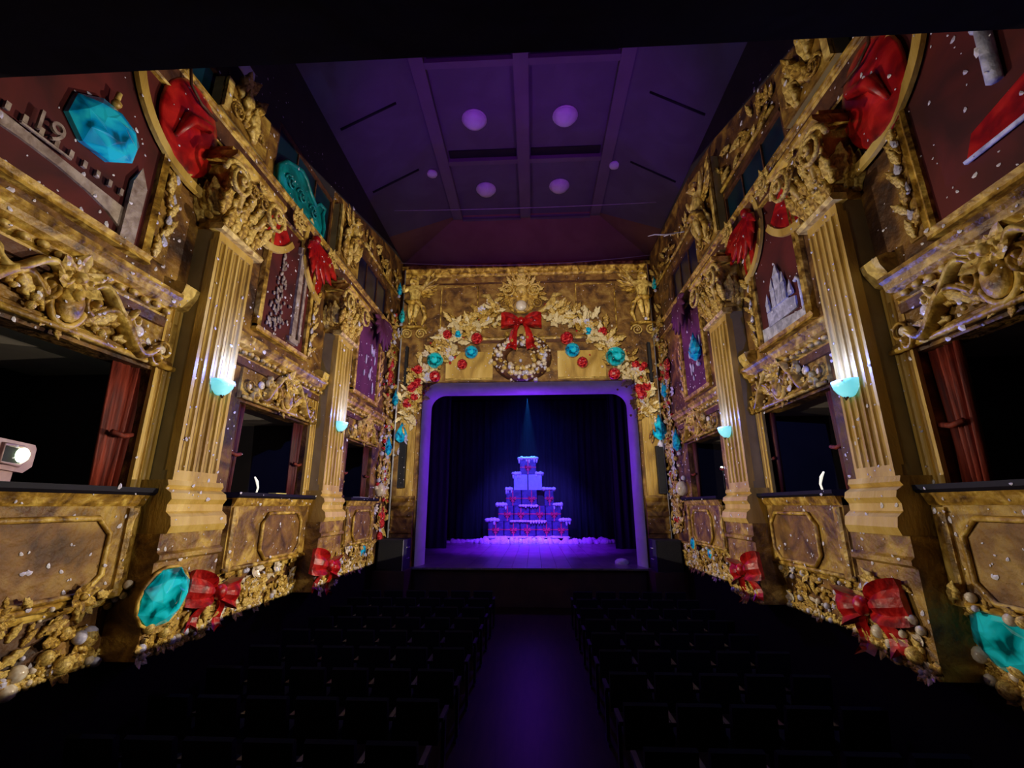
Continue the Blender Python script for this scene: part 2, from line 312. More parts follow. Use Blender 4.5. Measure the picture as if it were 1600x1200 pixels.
def bow(name, label, loc, rotz, size, tail=1.5, rot=0.0, group=None, mat='red_satin', gem=False):
    t = thing(name, label, 'bow', loc, rotz, group)
    r = (0, rot, 0)
    for s_ in (-1, 1):
        link('ribbon_loop', shared('bow_loop%d' % s_, lambda: bow_loop_mb(s_), mat), t, (0, 0.03, 0), r, size)
        link('ribbon_tail', shared('bow_tail%d_%.1f' % (s_, tail), lambda: bow_tail_mb(s_, tail), mat), t, (0, 0.02, 0), r, size)
    link('knot', shared('bow_knot', lambda: MB().ell((0, 0.28, 0.02), (0.17, 0.16, 0.2), 8, 6), mat), t, (0, 0, 0), r, size)
    return t
def octo(w_, h_, c_):                                  # rectangle with cut corners
    return [(-w_+c_, -h_), (w_-c_, -h_), (w_, -h_+c_), (w_, h_-c_), (w_-c_, h_), (-w_+c_, h_), (-w_, h_-c_), (-w_, -h_+c_)]

# a winged figure grown from a skeleton
def figure_mesh(name, mat, pose='stand'):
    J = {'pelvis': (0, .12, 0), 'waist': (.03, .13, .18), 'chest': (.02, .15, .42), 'neck': (0, .16, .6), 'head': (-.03, .2, .8),
         'hl': (-.1, .13, -.06), 'kl': (-.1, .3, -.42), 'al': (-.1, .14, -.8), 'tl': (-.12, .25, -.86),
         'hr': (.1, .13, -.06), 'kr': (.14, .33, -.34), 'ar': (.03, .16, -.72), 'tr': (.02, .27, -.78),
         'sl': (-.22, .15, .52), 'el': (-.42, .2, .34), 'wl': (-.36, .3, .62), 'sr': (.22, .15, .52), 'er': (.42, .18, .7), 'wr': (.5, .2, .98)}
    Rr = {'pelvis': .17, 'waist': .15, 'chest': .19, 'neck': .08, 'head': .16, 'hl': .14, 'kl': .1, 'al': .06, 'tl': .05, 'hr': .14, 'kr': .1, 'ar': .06, 'tr': .05,
          'sl': .09, 'el': .065, 'wl': .045, 'sr': .09, 'er': .065, 'wr': .045}
    E = [('pelvis','waist'),('waist','chest'),('chest','neck'),('neck','head'),('pelvis','hl'),('hl','kl'),('kl','al'),('al','tl'),('pelvis','hr'),('hr','kr'),('kr','ar'),('ar','tr'),
         ('chest','sl'),('sl','el'),('el','wl'),('chest','sr'),('sr','er'),('er','wr')]
    K = list(J); me = bpy.data.meshes.new('sk'); me.from_pydata([J[k] for k in K], [(K.index(a), K.index(b)) for a, b in E], [])
    o = bpy.data.objects.new('sk', me); COL.objects.link(o)
    md = o.modifiers.new('s', 'SKIN'); sv = me.skin_vertices[0].data
    for i, k in enumerate(K): sv[i].radius = (Rr[k], Rr[k]); sv[i].use_root = (k == 'pelvis')
    o.modifiers.new('d', 'SUBSURF').levels = 1
    bpy.context.view_layer.update(); dg = bpy.context.evaluated_depsgraph_get()
    r = bpy.data.meshes.new_from_object(o.evaluated_get(dg)); r.name = name; bpy.data.objects.remove(o)
    r.materials.clear(); r.materials.append(M(mat))
    for p in r.polygons: p.use_smooth = True; p.material_index = 0
    return r
FIG = figure_mesh('body', 'pale_gilt')
def wing_mb(sgn):
    m = MB()
    for k in range(6):
        a = radians(35 + 17 * k); l = leaf_mb(0.95 - 0.09 * k, 0.2, 0.05, 0.05, 2); l.xf(Matrix.Rotation(sgn * a, 4, 'Y')); l.xf(Matrix.Translation((0, 0.012 * k, 0))); m.add(l.v, l.f)
    return m
def cherub(label, loc, rotz, size, sgn=1):
    t = thing('cherub_statue', label, 'statue', loc, rotz)
    link('body', FIG, t, (0, 0, 0), (0, 0, 0), (size * sgn, size, size))
    link('wing', shared('wing%d' % sgn, lambda: wing_mb(sgn), 'gilt'), t, (sgn * 0.12 * size, 0.02, 0.42 * size), (0, 0, 0), size)
    link('hair', shared('cherub_hair', lambda: MB().ell((0, 0, 0), (.17, .15, .13), 8, 5), 'gilt'), t, (-.03 * size * sgn, .17 * size, .88 * size), (0, 0, 0), size)
    d = MB().tube([(-.3, .3, .0), (-.1, .36, -.12), (.14, .34, -.08), (.34, .26, -.25), (.42, .2, -.6), (.3, .18, -.9)], [.05, .09, .1, .09, .08, .03], 7)
    obj('drapery', d, 'gilt', t, (0, 0, 0), (0, 0, 0), (size * sgn, size, size))
    return t

# ------------------------------------------------------------------ the setting
XL, XR, YP = -4.63, 4.17, 14.5
Z_ART, Z_FLOOR, Z_STAGE = -1.6, -2.9, -1.79
class Side:
    def __init__(s, n, X, o, rz, t): s.n, s.X, s.o, s.rz, s.t = n, X, o, rz, t
    def P(s, Y, Z, d=0.0): return (s.X + s.o * d, Y, Z)
LEFT = Side('left', XL, 1, -pi/2, -1); RIGHT = Side('right', XR, -1, pi/2, 1)
SIDES = (LEFT, RIGHT)
OPEN = {'left': [(1.2, 5.0), (6.7, 8.9), (10.9, 12.7)], 'right': [(1.2, 4.82), (6.3, 8.4), (10.2, 12.4)]}
PIER = {'left': [(5.24, 6.0), (9.15, 9.95)], 'right': [(5.04, 5.64), (8.4, 9.25)]}
UPPER = {   # (Y0, Y1, window top or None, top of the projected gold light at Y0, at Y1)
 'left': [(-2, 5.26, 6.3, 6.3, 6.3), (5.26, 6.58, None, 6.32, 6.74), (6.58, 8.85, 6.95, 6.95, 6.95), (8.85, 10.4, None, 7.22, 7.6), (10.4, 12.95, 6.75, 7.6, 8.25), (12.95, 14.5, None, 8.25, 8.5)],
 'right': [(-2, 4.77, 6.6, 6.6, 6.6), (4.77, 6.2, None, 6.75, 7.12), (6.2, 8.5, 6.42, 7.12, 7.98), (8.5, 10.2, None, 7.98, 8.34), (10.2, 12.3, 6.7, 8.34, 8.42), (12.3, 14.5, None, 8.42, 8.5)]}
Z_PAR, Z_TOP = 5.62, 8.5
for S in SIDES:
    root = link('wall_' + S.n, None, None, (0, 0, 0)); tag(root, kind='structure')
    g = MB(); dk = MB(); pl = MB(); win = MB()
    def slab(mb, y0, y1, za, zb, zc, zd, d0=-0.25, d1=0.0):     # bottoms za (at y0), zc (at y1); tops zb, zd
        a = S.X + S.o * d0; b = S.X + S.o * d1
        mb.add([(a,y0,za),(a,y1,zc),(a,y1,zd),(a,y0,zb),(b,y0,za),(b,y1,zc),(b,y1,zd),(b,y0,zb)],
               [(0,1,2,3),(4,7,6,5),(0,4,5,1),(1,5,6,2),(2,6,7,3),(3,7,4,0)])
    slab(dk, -2, 14.5, Z_FLOOR, Z_ART, Z_FLOOR, Z_ART)
    slab(g, -2, 14.5, Z_ART, 0.16, Z_ART, 0.16)
    slab(g, -2, 14.5, 1.6, Z_PAR, 1.6, Z_PAR)
    ys = [-2] + [v for o_ in OPEN[S.n] for v in o_] + [14.5]
    for k in range(0, len(ys), 2): slab(g, ys[k], ys[k+1], 0.16, 1.6, 0.16, 1.6)
    for (y0, y1, wt, t0, t1) in UPPER[S.n]:
        if wt is None:
            slab(g, y0, y1, Z_PAR, t0, Z_PAR, t1)
        elif t0 > wt or t1 > wt:
            slab(g, y0, y1, wt, t0, wt, t1)
        slab(pl, y0, y1, t0, Z_TOP, t1, Z_TOP)
        if wt is not None: slab(win, y0, y1, Z_PAR, wt, Z_PAR, wt, -0.35, -0.3)
    obj('projected_panelling', g, 'wall_gilt', root); obj('unlit_lower_wall', dk, 'unlit_lower_wall', root); obj('unlit_upper_wall', pl, 'dark_plaster', root)  # gold where the projected light reaches, dark pieces where it does not
    # clerestory windows
    for k, (y0, y1, wt, t0, t1) in enumerate([u for u in UPPER[S.n] if u[2]]):
        wr = link('window_%d' % (k + 1 + (3 if S is RIGHT else 0)), None, None, S.P((y0+y1)/2, Z_PAR), (0, 0, S.rz)); tag(wr, kind='structure')
        hw = (y1 - y0) / 2; h = wt - Z_PAR
        obj('glass', MB().box(-hw, hw, -0.1, -0.06, 0, h), 'window_teal' if k < 2 else 'window_navy', wr)
        fr = MB(); fr.box(-hw, hw, -0.06, -0.01, h - 0.07, h); fr.box(-hw, -hw + 0.05, -0.06, -0.01, 0, h); fr.box(hw - 0.05, hw, -0.06, -0.01, 0, h)
        obj('window_frame', fr, 'brown_trim', wr)
        for xm in (-hw / 3, hw / 3): obj('glazing_bar', MB().box(xm - 0.015, xm + 0.015, -0.06, -0.03, 0, h), 'brown_trim', wr)
    # room behind each box opening
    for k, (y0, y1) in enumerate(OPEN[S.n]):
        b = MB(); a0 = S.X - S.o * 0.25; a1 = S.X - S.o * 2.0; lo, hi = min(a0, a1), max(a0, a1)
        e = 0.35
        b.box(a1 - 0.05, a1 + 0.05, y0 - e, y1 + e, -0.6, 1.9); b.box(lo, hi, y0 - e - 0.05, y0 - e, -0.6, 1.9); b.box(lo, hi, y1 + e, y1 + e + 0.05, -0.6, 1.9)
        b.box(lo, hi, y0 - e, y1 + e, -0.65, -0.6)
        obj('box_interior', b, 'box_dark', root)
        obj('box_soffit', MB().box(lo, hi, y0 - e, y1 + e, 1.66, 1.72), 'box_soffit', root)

# stage wall with the proscenium opening
OX0, OX1, OZ, OR = -3.66, 3.33, 3.96, 0.55
def arch(x0, x1, zt, r, zb=Z_STAGE, n=8):
    p = [(x0, zb), (x0, zt - r)]
    p += [(x0 + r - r * cos(a), zt - r + r * sin(a)) for a in [pi/2 * i / n for i in range(1, n + 1)]]
    p += [(x1 - r + r * sin(a), zt - r + r * cos(a)) for a in [pi/2 * i / n for i in range(0, n + 1)]]
    return p + [(x1, zb)]
A = arch(OX0, OX1, OZ, OR); n = 8
out = [(XL, Z_STAGE), (XL, OZ - OR)] + [(XL, Z_TOP)] * (n - 1) + [(OX0 + OR, Z_TOP)] + [(OX1 - OR, Z_TOP)] + [(XR, Z_TOP)] * (n - 1) + [(XR, OZ - OR)] + [(XR, Z_STAGE)]
fw = MB(); N = len(A)
for yy in (YP, YP + 0.3):
    fw.add([(x, yy, z) for x, z in A] + [(x, yy, z) for x, z in out], [(i, i+1, N+i+1, N+i) if out[i] != out[i+1] else (i, i+1, N+i) for i in range(N - 1)])
wf = obj('wall_stage', fw, 'stage_wall_gilt'); tag(wf, kind='structure')
sb = MB().box(XL, XR, YP - 0.02, YP + 0.1, Z_FLOOR, Z_STAGE - 0.04)
fas = obj('trim_1', sb, 'stage_fascia'); tag(fas, kind='structure')
# splayed frame round the opening
B = arch(OX0 + 0.14, OX1 - 0.15, OZ - 0.26, OR - 0.05)
fr = MB(); C2 = arch(OX0 + 0.14, OX1 - 0.15, OZ - 0.26, OR - 0.05)
fr.add([(x, YP - 0.06, z) for x, z in A] + [(x, YP + 0.34, z) for x, z in B] + [(x, YP + 0.6, z) for x, z in C2] + [(x * 1.0 + (-.03 if x < 0 else .03), YP - 0.06, z + (0.03 if z > 0 else 0)) for x, z in A],
       [(i, i+1, N+i+1, N+i) for i in range(N-1)] + [(N+i, N+i+1, 2*N+i+1, 2*N+i) for i in range(N-1)] + [(3*N+i, 3*N+i+1, i+1, i) for i in range(N-1)], True)
pf = obj('proscenium_frame', fr, 'frame_white'); tag(pf, 'rounded white frame round the stage opening glowing purple', 'frame')

fl = obj('floor', MB().box(-7, 6.5, -2, YP, Z_FLOOR - 0.1, Z_FLOOR), 'hall_floor'); tag(fl, kind='structure')
st = link('floor_stage', None); tag(st, kind='structure')
k = 0
x = -7.0
while x < 6.5:
    obj('floorboard', MB().box(x, x + 0.44, YP - 0.25 if XL < x < XR - 0.44 else YP + 0.02, 27.2, Z_STAGE - 0.05, Z_STAGE - 0.002 * (k % 2)), 'stage_floor', st); x += 0.45; k += 1
wb = obj('wall_back', MB().box(XL - 0.25, XR + 0.25, -2.1, -2.0, Z_FLOOR, Z_TOP), 'dark_plaster'); tag(wb, kind='structure')
so = MB().box(XL, XR, -2, 1.74, 2.2, 3.0); gb = obj('ceiling_gallery', so, 'dark_plaster'); tag(gb, kind='structure')

# stage house
sh = MB(); sh.box(-7.1, -7, YP, 27.3, Z_STAGE, 6.5); sh.box(6.5, 6.6, YP, 27.3, Z_STAGE, 6.5); sh.box(-7, 6.5, 27.2, 27.3, Z_STAGE, 6.5); sh.box(-7, 6.5, YP + .3, 27.3, 6.5, 6.6)
o = obj('wall_stage_house', sh, 'drape_black'); tag(o, kind='structure')
def drape_mb(w_, h_, folds, amp=0.12, taper=0.0):
    m = MB(); nx = folds * 6; vs = []
    for j, zf in enumerate((0, 0.3, 0.7, 1.0)):
        for side in (0, 1):
            for i in range(nx + 1):
                u = i / nx; vs.append(((u - 0.5) * w_ * (1 - taper * (1 - zf)), (amp * sin(2 * pi * folds * u) * (0.6 + 0.4 * sin(5 * u + 1))) - 0.03 * side, zf * h_))
    q = nx + 1; fs = []
    for j in range(3):
        for i in range(nx):
            a = j*2*q + i; fs.append((a, a+1, a+1+2*q, a+2*q)); a += q; fs.append((a, a+2*q, a+1+2*q, a+1))
        a = j*2*q; fs.append((a, a+2*q, a+3*q, a+q)); a += nx; fs.append((a, a+q, a+3*q, a+2*q))
    for i in range(nx): fs.append((i, i+q, i+1+q, i+1)); a = 6*q+i; fs.append((a, a+1, a+1+q, a+q))
    return m.add(vs, fs, True)
for i in range(7):
    o = obj('backdrop_curtain', drape_mb(1.95, 7.9, 5, 0.09), 'drape_black', None, (-6.05 + i * 1.93, 26.6, Z_STAGE + 0.01))
    tag(o, 'dark curtain panel hanging across the back of the stage', 'curtain', 'backdrop curtains')
for sx, nm in ((-1, 'left'), (1, 'right')):
    for j, yy in enumerate((16.3, 20.5)):
        o = obj('wing_curtain', drape_mb(2.0, 8.0, 6, 0.1), 'drape_black', None, (-0.2 + sx * (4.75 - 0.1 * j), yy, Z_STAGE + 0.01))
        tag(o, 'black wing curtain at the %s side of the stage, %s' % (nm, 'nearest the proscenium' if j == 0 else 'half way to the back'), 'curtain', None)

# ceiling: flat centre, sloping sides, hipped end
ce = link('ceiling', None); tag(ce, kind='structure')
FX0, FX1, FY, FZ, HY = -2.5, 2.2, 13.35, 9.7, 12.7
cm = MB().add([(FX0,-2,FZ),(FX1,-2,FZ),(FX1,FY,FZ),(FX0,FY,FZ),(XL,-2,Z_TOP),(XL,HY,Z_TOP),(XR,-2,Z_TOP),(XR,HY,Z_TOP),(XL-.2,YP+.1,Z_TOP-.02),(XR+.2,YP+.1,Z_TOP-.02)],
    [(0,1,2,3),(4,0,3,5),(1,6,7,2)])
obj('ceiling_plaster', cm, 'ceiling_paint', ce)
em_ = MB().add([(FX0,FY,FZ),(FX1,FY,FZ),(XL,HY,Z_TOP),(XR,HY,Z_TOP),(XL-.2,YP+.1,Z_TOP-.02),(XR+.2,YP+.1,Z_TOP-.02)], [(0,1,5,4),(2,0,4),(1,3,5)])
obj('ceiling_end', em_, 'warm_lit_end', ce)
for bx, bw in ((FX0, .16), (-0.17, .17), (FX1, .16)): obj('ceiling_beam', MB().box(bx - bw, bx + bw, -2, FY, FZ - 0.16, FZ + 0.02), 'ceiling_beam', ce)
for y in (7.55, 10.55, 13.25):
    for xa, xb in ((FX0 + .16, -.34), (0.0, FX1 - .16)):
        obj('cross_beam', MB().box(xa, xb, y + 0.14, y + 0.3, FZ - 0.14, FZ + .02), 'ceiling_beam', ce)
        if y < 13: obj('vent_slot', MB().box(xa + .05, xb - .05, y - .14, y + .13, FZ - 0.03, FZ + 0.01), 'slot_black', ce)
for y in (8.45, 10.65):
    for sx in (-1, 1):
        p0 = Vector((XL if sx < 0 else XR, y, Z_TOP)); p1 = Vector((FX0 if sx < 0 else FX1, y, FZ))
        a = p0.lerp(p1, 0.08); b = p0.lerp(p1, 0.68)
        obj('rafter_joint', MB().tube([a, b], 0.035, 5), 'slot_black', ce)

# ------------------------------------------------------------------ pilasters
def flutes_mb(w_, d0, d1, z0, z1, nf=5):
    prof = [(-w_/2, d0), (-w_/2, d1)]; m = w_ / (nf + 0.45); edge = (w_ - nf * m) / 2
    for i in range(nf):
        x0 = -w_/2 + edge + i * m + m * 0.14; x1 = x0 + m * 0.72; r = (x1 - x0) / 2
        prof += [(x0, d1)] + [((x0 + x1)/2 - r * cos(pi * k / 5), d1 - r * 0.95 * sin(pi * k / 5)) for k in range(1, 5)] + [(x1, d1)]
    prof += [(w_/2, d1), (w_/2, d0)]
    return MB().ex_z(prof, z0, z1)
def pilaster(S, y0, y1, label, d=0.28, ztop=3.72, small=False, d_cap=None, loc=None, rotz=None, zb=Z_ART, nf=5, capz=1.08):
    W = y1 - y0; yc = (y0 + y1) / 2
    base_loc = loc or S.P(yc, zb); t = thing('pilaster', label, 'pilaster', base_loc, S.rz if rotz is None else rotz)
    z = lambda v: v - zb
    obj('pier', MB().box(-W/2 + 0.005, W/2 - 0.005, 0, d, 0, z(5.1)), 'side_plaster', t)
    obj('shaft', flutes_mb(W, d - 0.06, d + 0.055, z(0.42), z(ztop - 0.16), nf), 'column_gilt', t)
    for za_, zb2 in ((.3, .42), (ztop - .16, ztop)): obj('shaft_end', MB().box(-W/2, W/2, d - .03, d + .055, z(za_), z(zb2)), 'column_gilt', t)
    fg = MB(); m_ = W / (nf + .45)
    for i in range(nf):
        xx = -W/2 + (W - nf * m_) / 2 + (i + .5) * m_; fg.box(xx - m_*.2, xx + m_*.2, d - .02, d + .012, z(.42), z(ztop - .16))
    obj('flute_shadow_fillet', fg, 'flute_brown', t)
    # base mouldings and pedestal
    prof = [(0, .3), (d + .08, .3), (d + .10, .24), (d + .07, .2), (d + .15, .15), (d + .17, .08), (d + .13, .02), (d + .13, -.06), (d + .2, -.12), (d + .22, -.22), (d + .19, -.3), (0, -.3)]
    obj('base_moulding', MB().ex_x([(a, z(c)) for a, c in prof], -W/2 - .1, W/2 + .1), 'column_gilt', t)
    prof = [(0, -.3), (d + .15, -.3), (d + .15, -.5), (d + .19, -.53), (d + .19, -.58), (d + .14, -.61), (d + .14, zb + .02), (0, zb + .02)]
    obj('pedestal', MB().ex_x([(a, z(c)) for a, c in prof], -W/2 - .14, W/2 + .14), 'panel_gilt', t)
    # capital
    cz = z(ztop); cap = link('capital', shared('cap_bell_%.2f_%.2f' % (W, d), lambda: MB().add(*bell(W, d)), 'gilt'), t, (0, 0, cz))
    ring = MB().ex_x([(d - .05, -.05), (d + .13, -.05), (d + .16, 0), (d + .13, .05), (d - .05, .05)], -W/2 - .08, W/2 + .08)
    obj('astragal', ring, 'pale_gilt', cap)
    obj('abacus', MB().ex_x([(0, .0), (d + .22, .0), (d + .3, .06), (d + .3, .13), (0, .13)], -W/2 - .26, W/2 + .26), 'gilt', cap, (0, 0, capz - .13))
    L1 = shared('acanthus', lambda: leaf_mb(1, .5, .2, .34, 3), 'gilt'); L2 = shared('acanthus', lambda: leaf_mb(1, .5, .2, .34, 3), 'pale_gilt')
    nl = 5
    for i in range(nl): link('acanthus_leaf', L2 if i % 2 else L1, cap, ((i + .5) / nl * W - W/2, d + .04, .04), (0, 0, 0), .34 * capz)
    for i in range(nl + 1): link('acanthus_leaf', L1 if i % 2 else L2, cap, (i / nl * (W + .08) - W/2 - .04, d + .05, .22), (radians(-4), radians((i - nl/2) * 5), 0), .36 * capz)
    for i in range(nl): link('acanthus_leaf', L2, cap, ((i + .5 - nl/2) * W * .24, d + .07, .5), (radians(-8), radians((i + .5 - nl/2) * 12), 0), .3 * capz)
    for s_ in (-1, 1):
        link('volute', shared('volute%d' % s_, lambda: volute_mb(1, s_), 'pale_gilt'), cap, (s_ * (W/2 + .08), d + .24, capz - .36), (0, 0, 0), .27)
        link('volute', shared('volute%d' % -s_, lambda: volute_mb(1, -s_), 'gilt'), cap, (s_ * .13, d + .24, capz - .3), (0, 0, 0), .13)
        for q in range(3): link('side_leaf', L1 if q % 2 else L2, cap, (s_ * (W/2 + .01), d * (.15 + .35*q), .1 + .06*q), (0, radians(s_ * 6), radians(s_ * -70)), .5)
        obj('stalk', MB().tube([(s_*W*.25, d+.1, .3), (s_*W*.38, d+.2, .6), (s_*W*.5, d+.22, .85)], [.03, .05, .04], 6), 'pale_gilt', cap)
    link('rosette', shared('flower', flower_mb, 'pale_gilt'), cap, (0, d + .26, capz - .1), (0, 0, 0), .22)
    PB = shared('pearl_s', pearl_mb, 'pale_gilt')
    for i in range(16): link('bead', PB, cap, (random.uniform(-W/2, W/2), d + .16, random.uniform(.25, 1.0)), (0, 0, 0), random.uniform(.04, .08))
    return t
def bell(W, d):
    rows = [(W/2, d + .03, 0), (W/2 + .02, d + .06, .5), (W/2 + .12, d + .12, .95), (W/2 + .2, d + .16, 1.2)]
    vs = []
    for hw, dd, zz in rows: vs += [(-hw, 0, zz), (-hw, dd, zz), (hw, dd, zz), (hw, 0, zz)]
    fs = [(0, 1, 2, 3), (12, 15, 14, 13)]
    for i in range(3):
        for k in range(4): fs.append((4*i+k, 4*i+(k+1) % 4, 4*i+4+(k+1) % 4, 4*i+4+k))
    return vs, fs
for S in SIDES:
    for k, (y0, y1) in enumerate(PIER[S.n]):
        pilaster(S, y0, y1, 'fluted gold pilaster with carved capital, %s on the %s wall' % (('nearest the camera', 'second from camera')[k], S.n))
        # projected pilaster edge falling on the wall before the pier, built as a strip
        W = 0.24; t = thing('projection_strip', 'fluted gold strip of projected light on the %s wall just before its %s pilaster' % (S.n, ('nearest', 'second')[k]), 'trim', S.P(y0 - W/2 - .005, Z_ART + 1.3), S.rz)
        obj('fluted_band', flutes_mb(W, 0, .05, 0, 2.75, 2), 'column_gilt', t)
        obj('strip_base', MB().ex_x([(0, -.5), (.12, -.5), (.14, -.3), (.08, -.2), (.12, -.1), (.06, 0), (0, 0)], -W/2, W/2), 'column_gilt', t)
        obj('strip_scroll', MB().ex_x([(0, 2.75), (.1, 2.78), (.2, 2.95), (.22, 3.05), (.1, 3.1), (0, 3.1)], -W/2 - .03, W/2 + .0), 'pale_gilt', t)

# pilasters on the stage wall beside the opening
FS = Side('stage', 0, 0, pi, 0)
for xc, w_, nm in ((-4.12, .52, 'left'), (3.74, .5, 'right')):
    t = thing('stage_pilaster', 'narrow fluted gold pilaster on the %s of the stage opening' % nm, 'pilaster', (xc, YP, Z_STAGE), pi)
    z0 = -Z_STAGE
    obj('shaft', flutes_mb(w_, 0, .09, z0 + .3, z0 + 3.0, 5), 'column_gilt', t)
    prof = [(0, .3), (.14, .3), (.16, .22), (.12, .16), (.18, .1), (.2, .0), (.15, -.08), (.22, -.18), (.24, -.3), (.2, -.36), (.2, -.72), (.23, -.74), (.23, -.8), (.18, -.84), (.18, Z_STAGE + .01), (0, Z_STAGE + .01)]
    obj('base', MB().ex_x([(a, z0 + c) for a, c in prof], -w_/2 - .08, w_/2 + .08), 'panel_gilt', t)
    cp = obj('capital', MB().box(-w_/2 - .05, w_/2 + .05, 0, .14, z0 + 3.0, z0 + 3.3), 'gilt', t)
    for i in range(4): link('acanthus_leaf', shared('acanthus', lambda: leaf_mb(1, .5, .2, .34, 3), 'gilt'), cp, ((i - 1.5) * w_ / 3.6, .1, z0 + 2.95), (0, 0, 0), .42)

# ------------------------------------------------------------------ bays: cornices, friezes, pictures, box fronts
def rail(prof, x0, x1, mat, name, parent): return obj(name, MB().ex_x(prof, x0, x1), mat, parent)
CORN = [(0, 0), (.05, 0), (.07, .05), (.12, .07), (.13, .13), (.2, .17), (.22, .24), (.26, .27), (.26, .32), (0, .32)]
BAYS = {'left': [(1.0, 4.95), (6.1, 9.05), (10.0, 13.0)], 'right': [(1.0, 4.78), (5.75, 8.3), (9.35, 12.7)]}
BAYN = ['nearest bay', 'middle bay', 'far bay']
FL = lambda: shared('flower', flower_mb, 'gilt')
LFm = lambda m='gilt': shared('acanthus', lambda: leaf_mb(1, .5, .2, .34, 3), m)
def picture_motif(kind, S, t, w_, h_):
    s = S.t   # local x direction towards the stage
    if kind == 'bridge':
        top = h_ * .21
        poly = [(-w_/2 + .02, .02), (-w_/2 + .02, top * 1.25), (-w_/2 + .3, top * 1.25), (-w_/2 + .3, top), (w_/2 - .35, top * .75), (w_/2 - .35, top), (w_/2 - .2, top), (w_/2 - .2, .02), (w_/2 - .3, .02)]
        arch_ = [(w_/2 - .32 - (w_ - .75) * .5 * (1 - cos(a)), .06 + top * .55 * sin(a)) for a in [pi * i / 10 for i in range(0, 11)]]
        poly = poly + arch_[::1] + [(-w_/2 + .4, .02)]
        if s < 0: poly = [(-x, z) for x, z in poly]
        obj('painted_bridge', MB().prism([(x * 1, z) for x, z in poly], .03, .06), 'stone_paint', t)
        for i in range(16):
            xx = -w_/2 + .35 + i * (w_ - .8) / 15
            obj('baluster', MB().box(s * xx - .02, s * xx + .02, .05, .08, top * .95, top * 1.1), 'stone_paint', t)
        for xx in (-w_/2 + .15, w_/2 - .28):
            obj('bridge_tower', MB().box(s*xx - .09, s*xx + .09, .05, .1, .02, top * 1.45).add(*spire(s*xx, .075, top * 1.45, .09, .25)), 'stone_paint', t)
    elif kind == 'column':
        obj('painted_column', MB().box(s*.28 - .07, s*.28 + .07, .03, .08, .2, h_*.8).box(s*.28 - .14, s*.28 + .14, .03, .1, h_*.8, h_*.86).box(s*.28 - .16, s*.28 + .16, .03, .1, .1, .2), 'stone_paint', t)
        obj('painted_column', MB().box(s*.5 - .04, s*.5 + .04, .03, .07, .2, h_*.78), 'stone_paint', t)
        fo = MB()
        for i in range(90):
            a = random.random(); fo.ell((-s*.3 + random.gauss(0, .16 * (1.1 - a)) , .06, .15 + a * h_ * .62), (.03, .02, .045), 5, 3)
        o = obj('painted_foliage', fo, 'stone_paint', t); o['kind'] = 'stuff'
    elif kind == 'castle':
        c = MB(); c.prism([(-.42, .25), (.42, .25), (.42, .5), (.2, .55), (.2, .72), (-.2, .72), (-.2, .5), (-.42, .45)], .03, .06)
        obj('painted_palace', c, 'ice_paint', t)
        for xx, ht, r_ in ((-.05, 1.0, .09), (.12, .82, .06), (-.2, .78, .05), (.32, .62, .05), (-.36, .55, .05)):
            obj('palace_tower', MB().box(s*xx - r_, s*xx + r_, .05, .09, .5, ht).add(*spire(s*xx, .07, ht, r_, .22)), 'ice_paint', t)
        obj('lamp_post', MB().tube([(-s*.6, .06, .12), (-s*.6, .06, .62), (-s*.55, .06, .7), (-s*.48, .06, .66)], .03, 6), 'ice_paint', t)
        obj('painted_snow', MB().prism([(-w_/2 + .05, .04), (w_/2 - .05, .04), (w_/2 - .05, .3), (0, .24), (-w_/2 + .05, .16)], .03, .045), 'ice_paint', t)
    elif kind == 'fountain':
        obj('painted_base', MB().prism([(.1, .02), (.3, .02), (.26, .35), (.14, .35)], .03, .08), 'stone_paint', t)
        obj('painted_bowl', MB().prism([(-.62, .42), (.9, .42), (.8, .62), (.1, .8), (-.5, .62)], .03, .08), 'red_satin', t)
        obj('bowl_rim', MB().tube([(-.64, .08, .4), (.92, .08, .4)], .025, 5), 'ice_paint', t)
        obj('painted_statue', MB().tube([(-.5, .08, .55), (-.25, .09, .75), (0, .1, .95), (-.12, .1, 1.1)], [.04, .09, .1, .05], 7).ell((-.15, .1, 1.2), .08, 8, 5), 'stone_paint', t)
        obj('painted_candle', MB().tube([(.5, .08, .9), (.46, .08, 1.45)], .06, 7).ell((.46, .08, 1.5), (.1, .06, .06), 8, 4), 'ice_paint', t)
    elif kind in ('chandelier', 'blue_drop'):
        g = MB()
        for i in range(14): g.ell((random.uniform(-.5, .3), .05, random.uniform(.3, 1.5)), (.035, .025, random.uniform(.06, .16)), 6, 4)
        obj('painted_crystal', g, 'lilac_glass', t)
def spire(x, y, z, r, h): return ([(x-r, y-.02, z), (x+r, y-.02, z), (x+r, y+.03, z), (x-r, y+.03, z), (x, y, z+h)], [(0,1,4), (1,2,4), (2,3,4), (3,0,4), (0,3,2,1)])

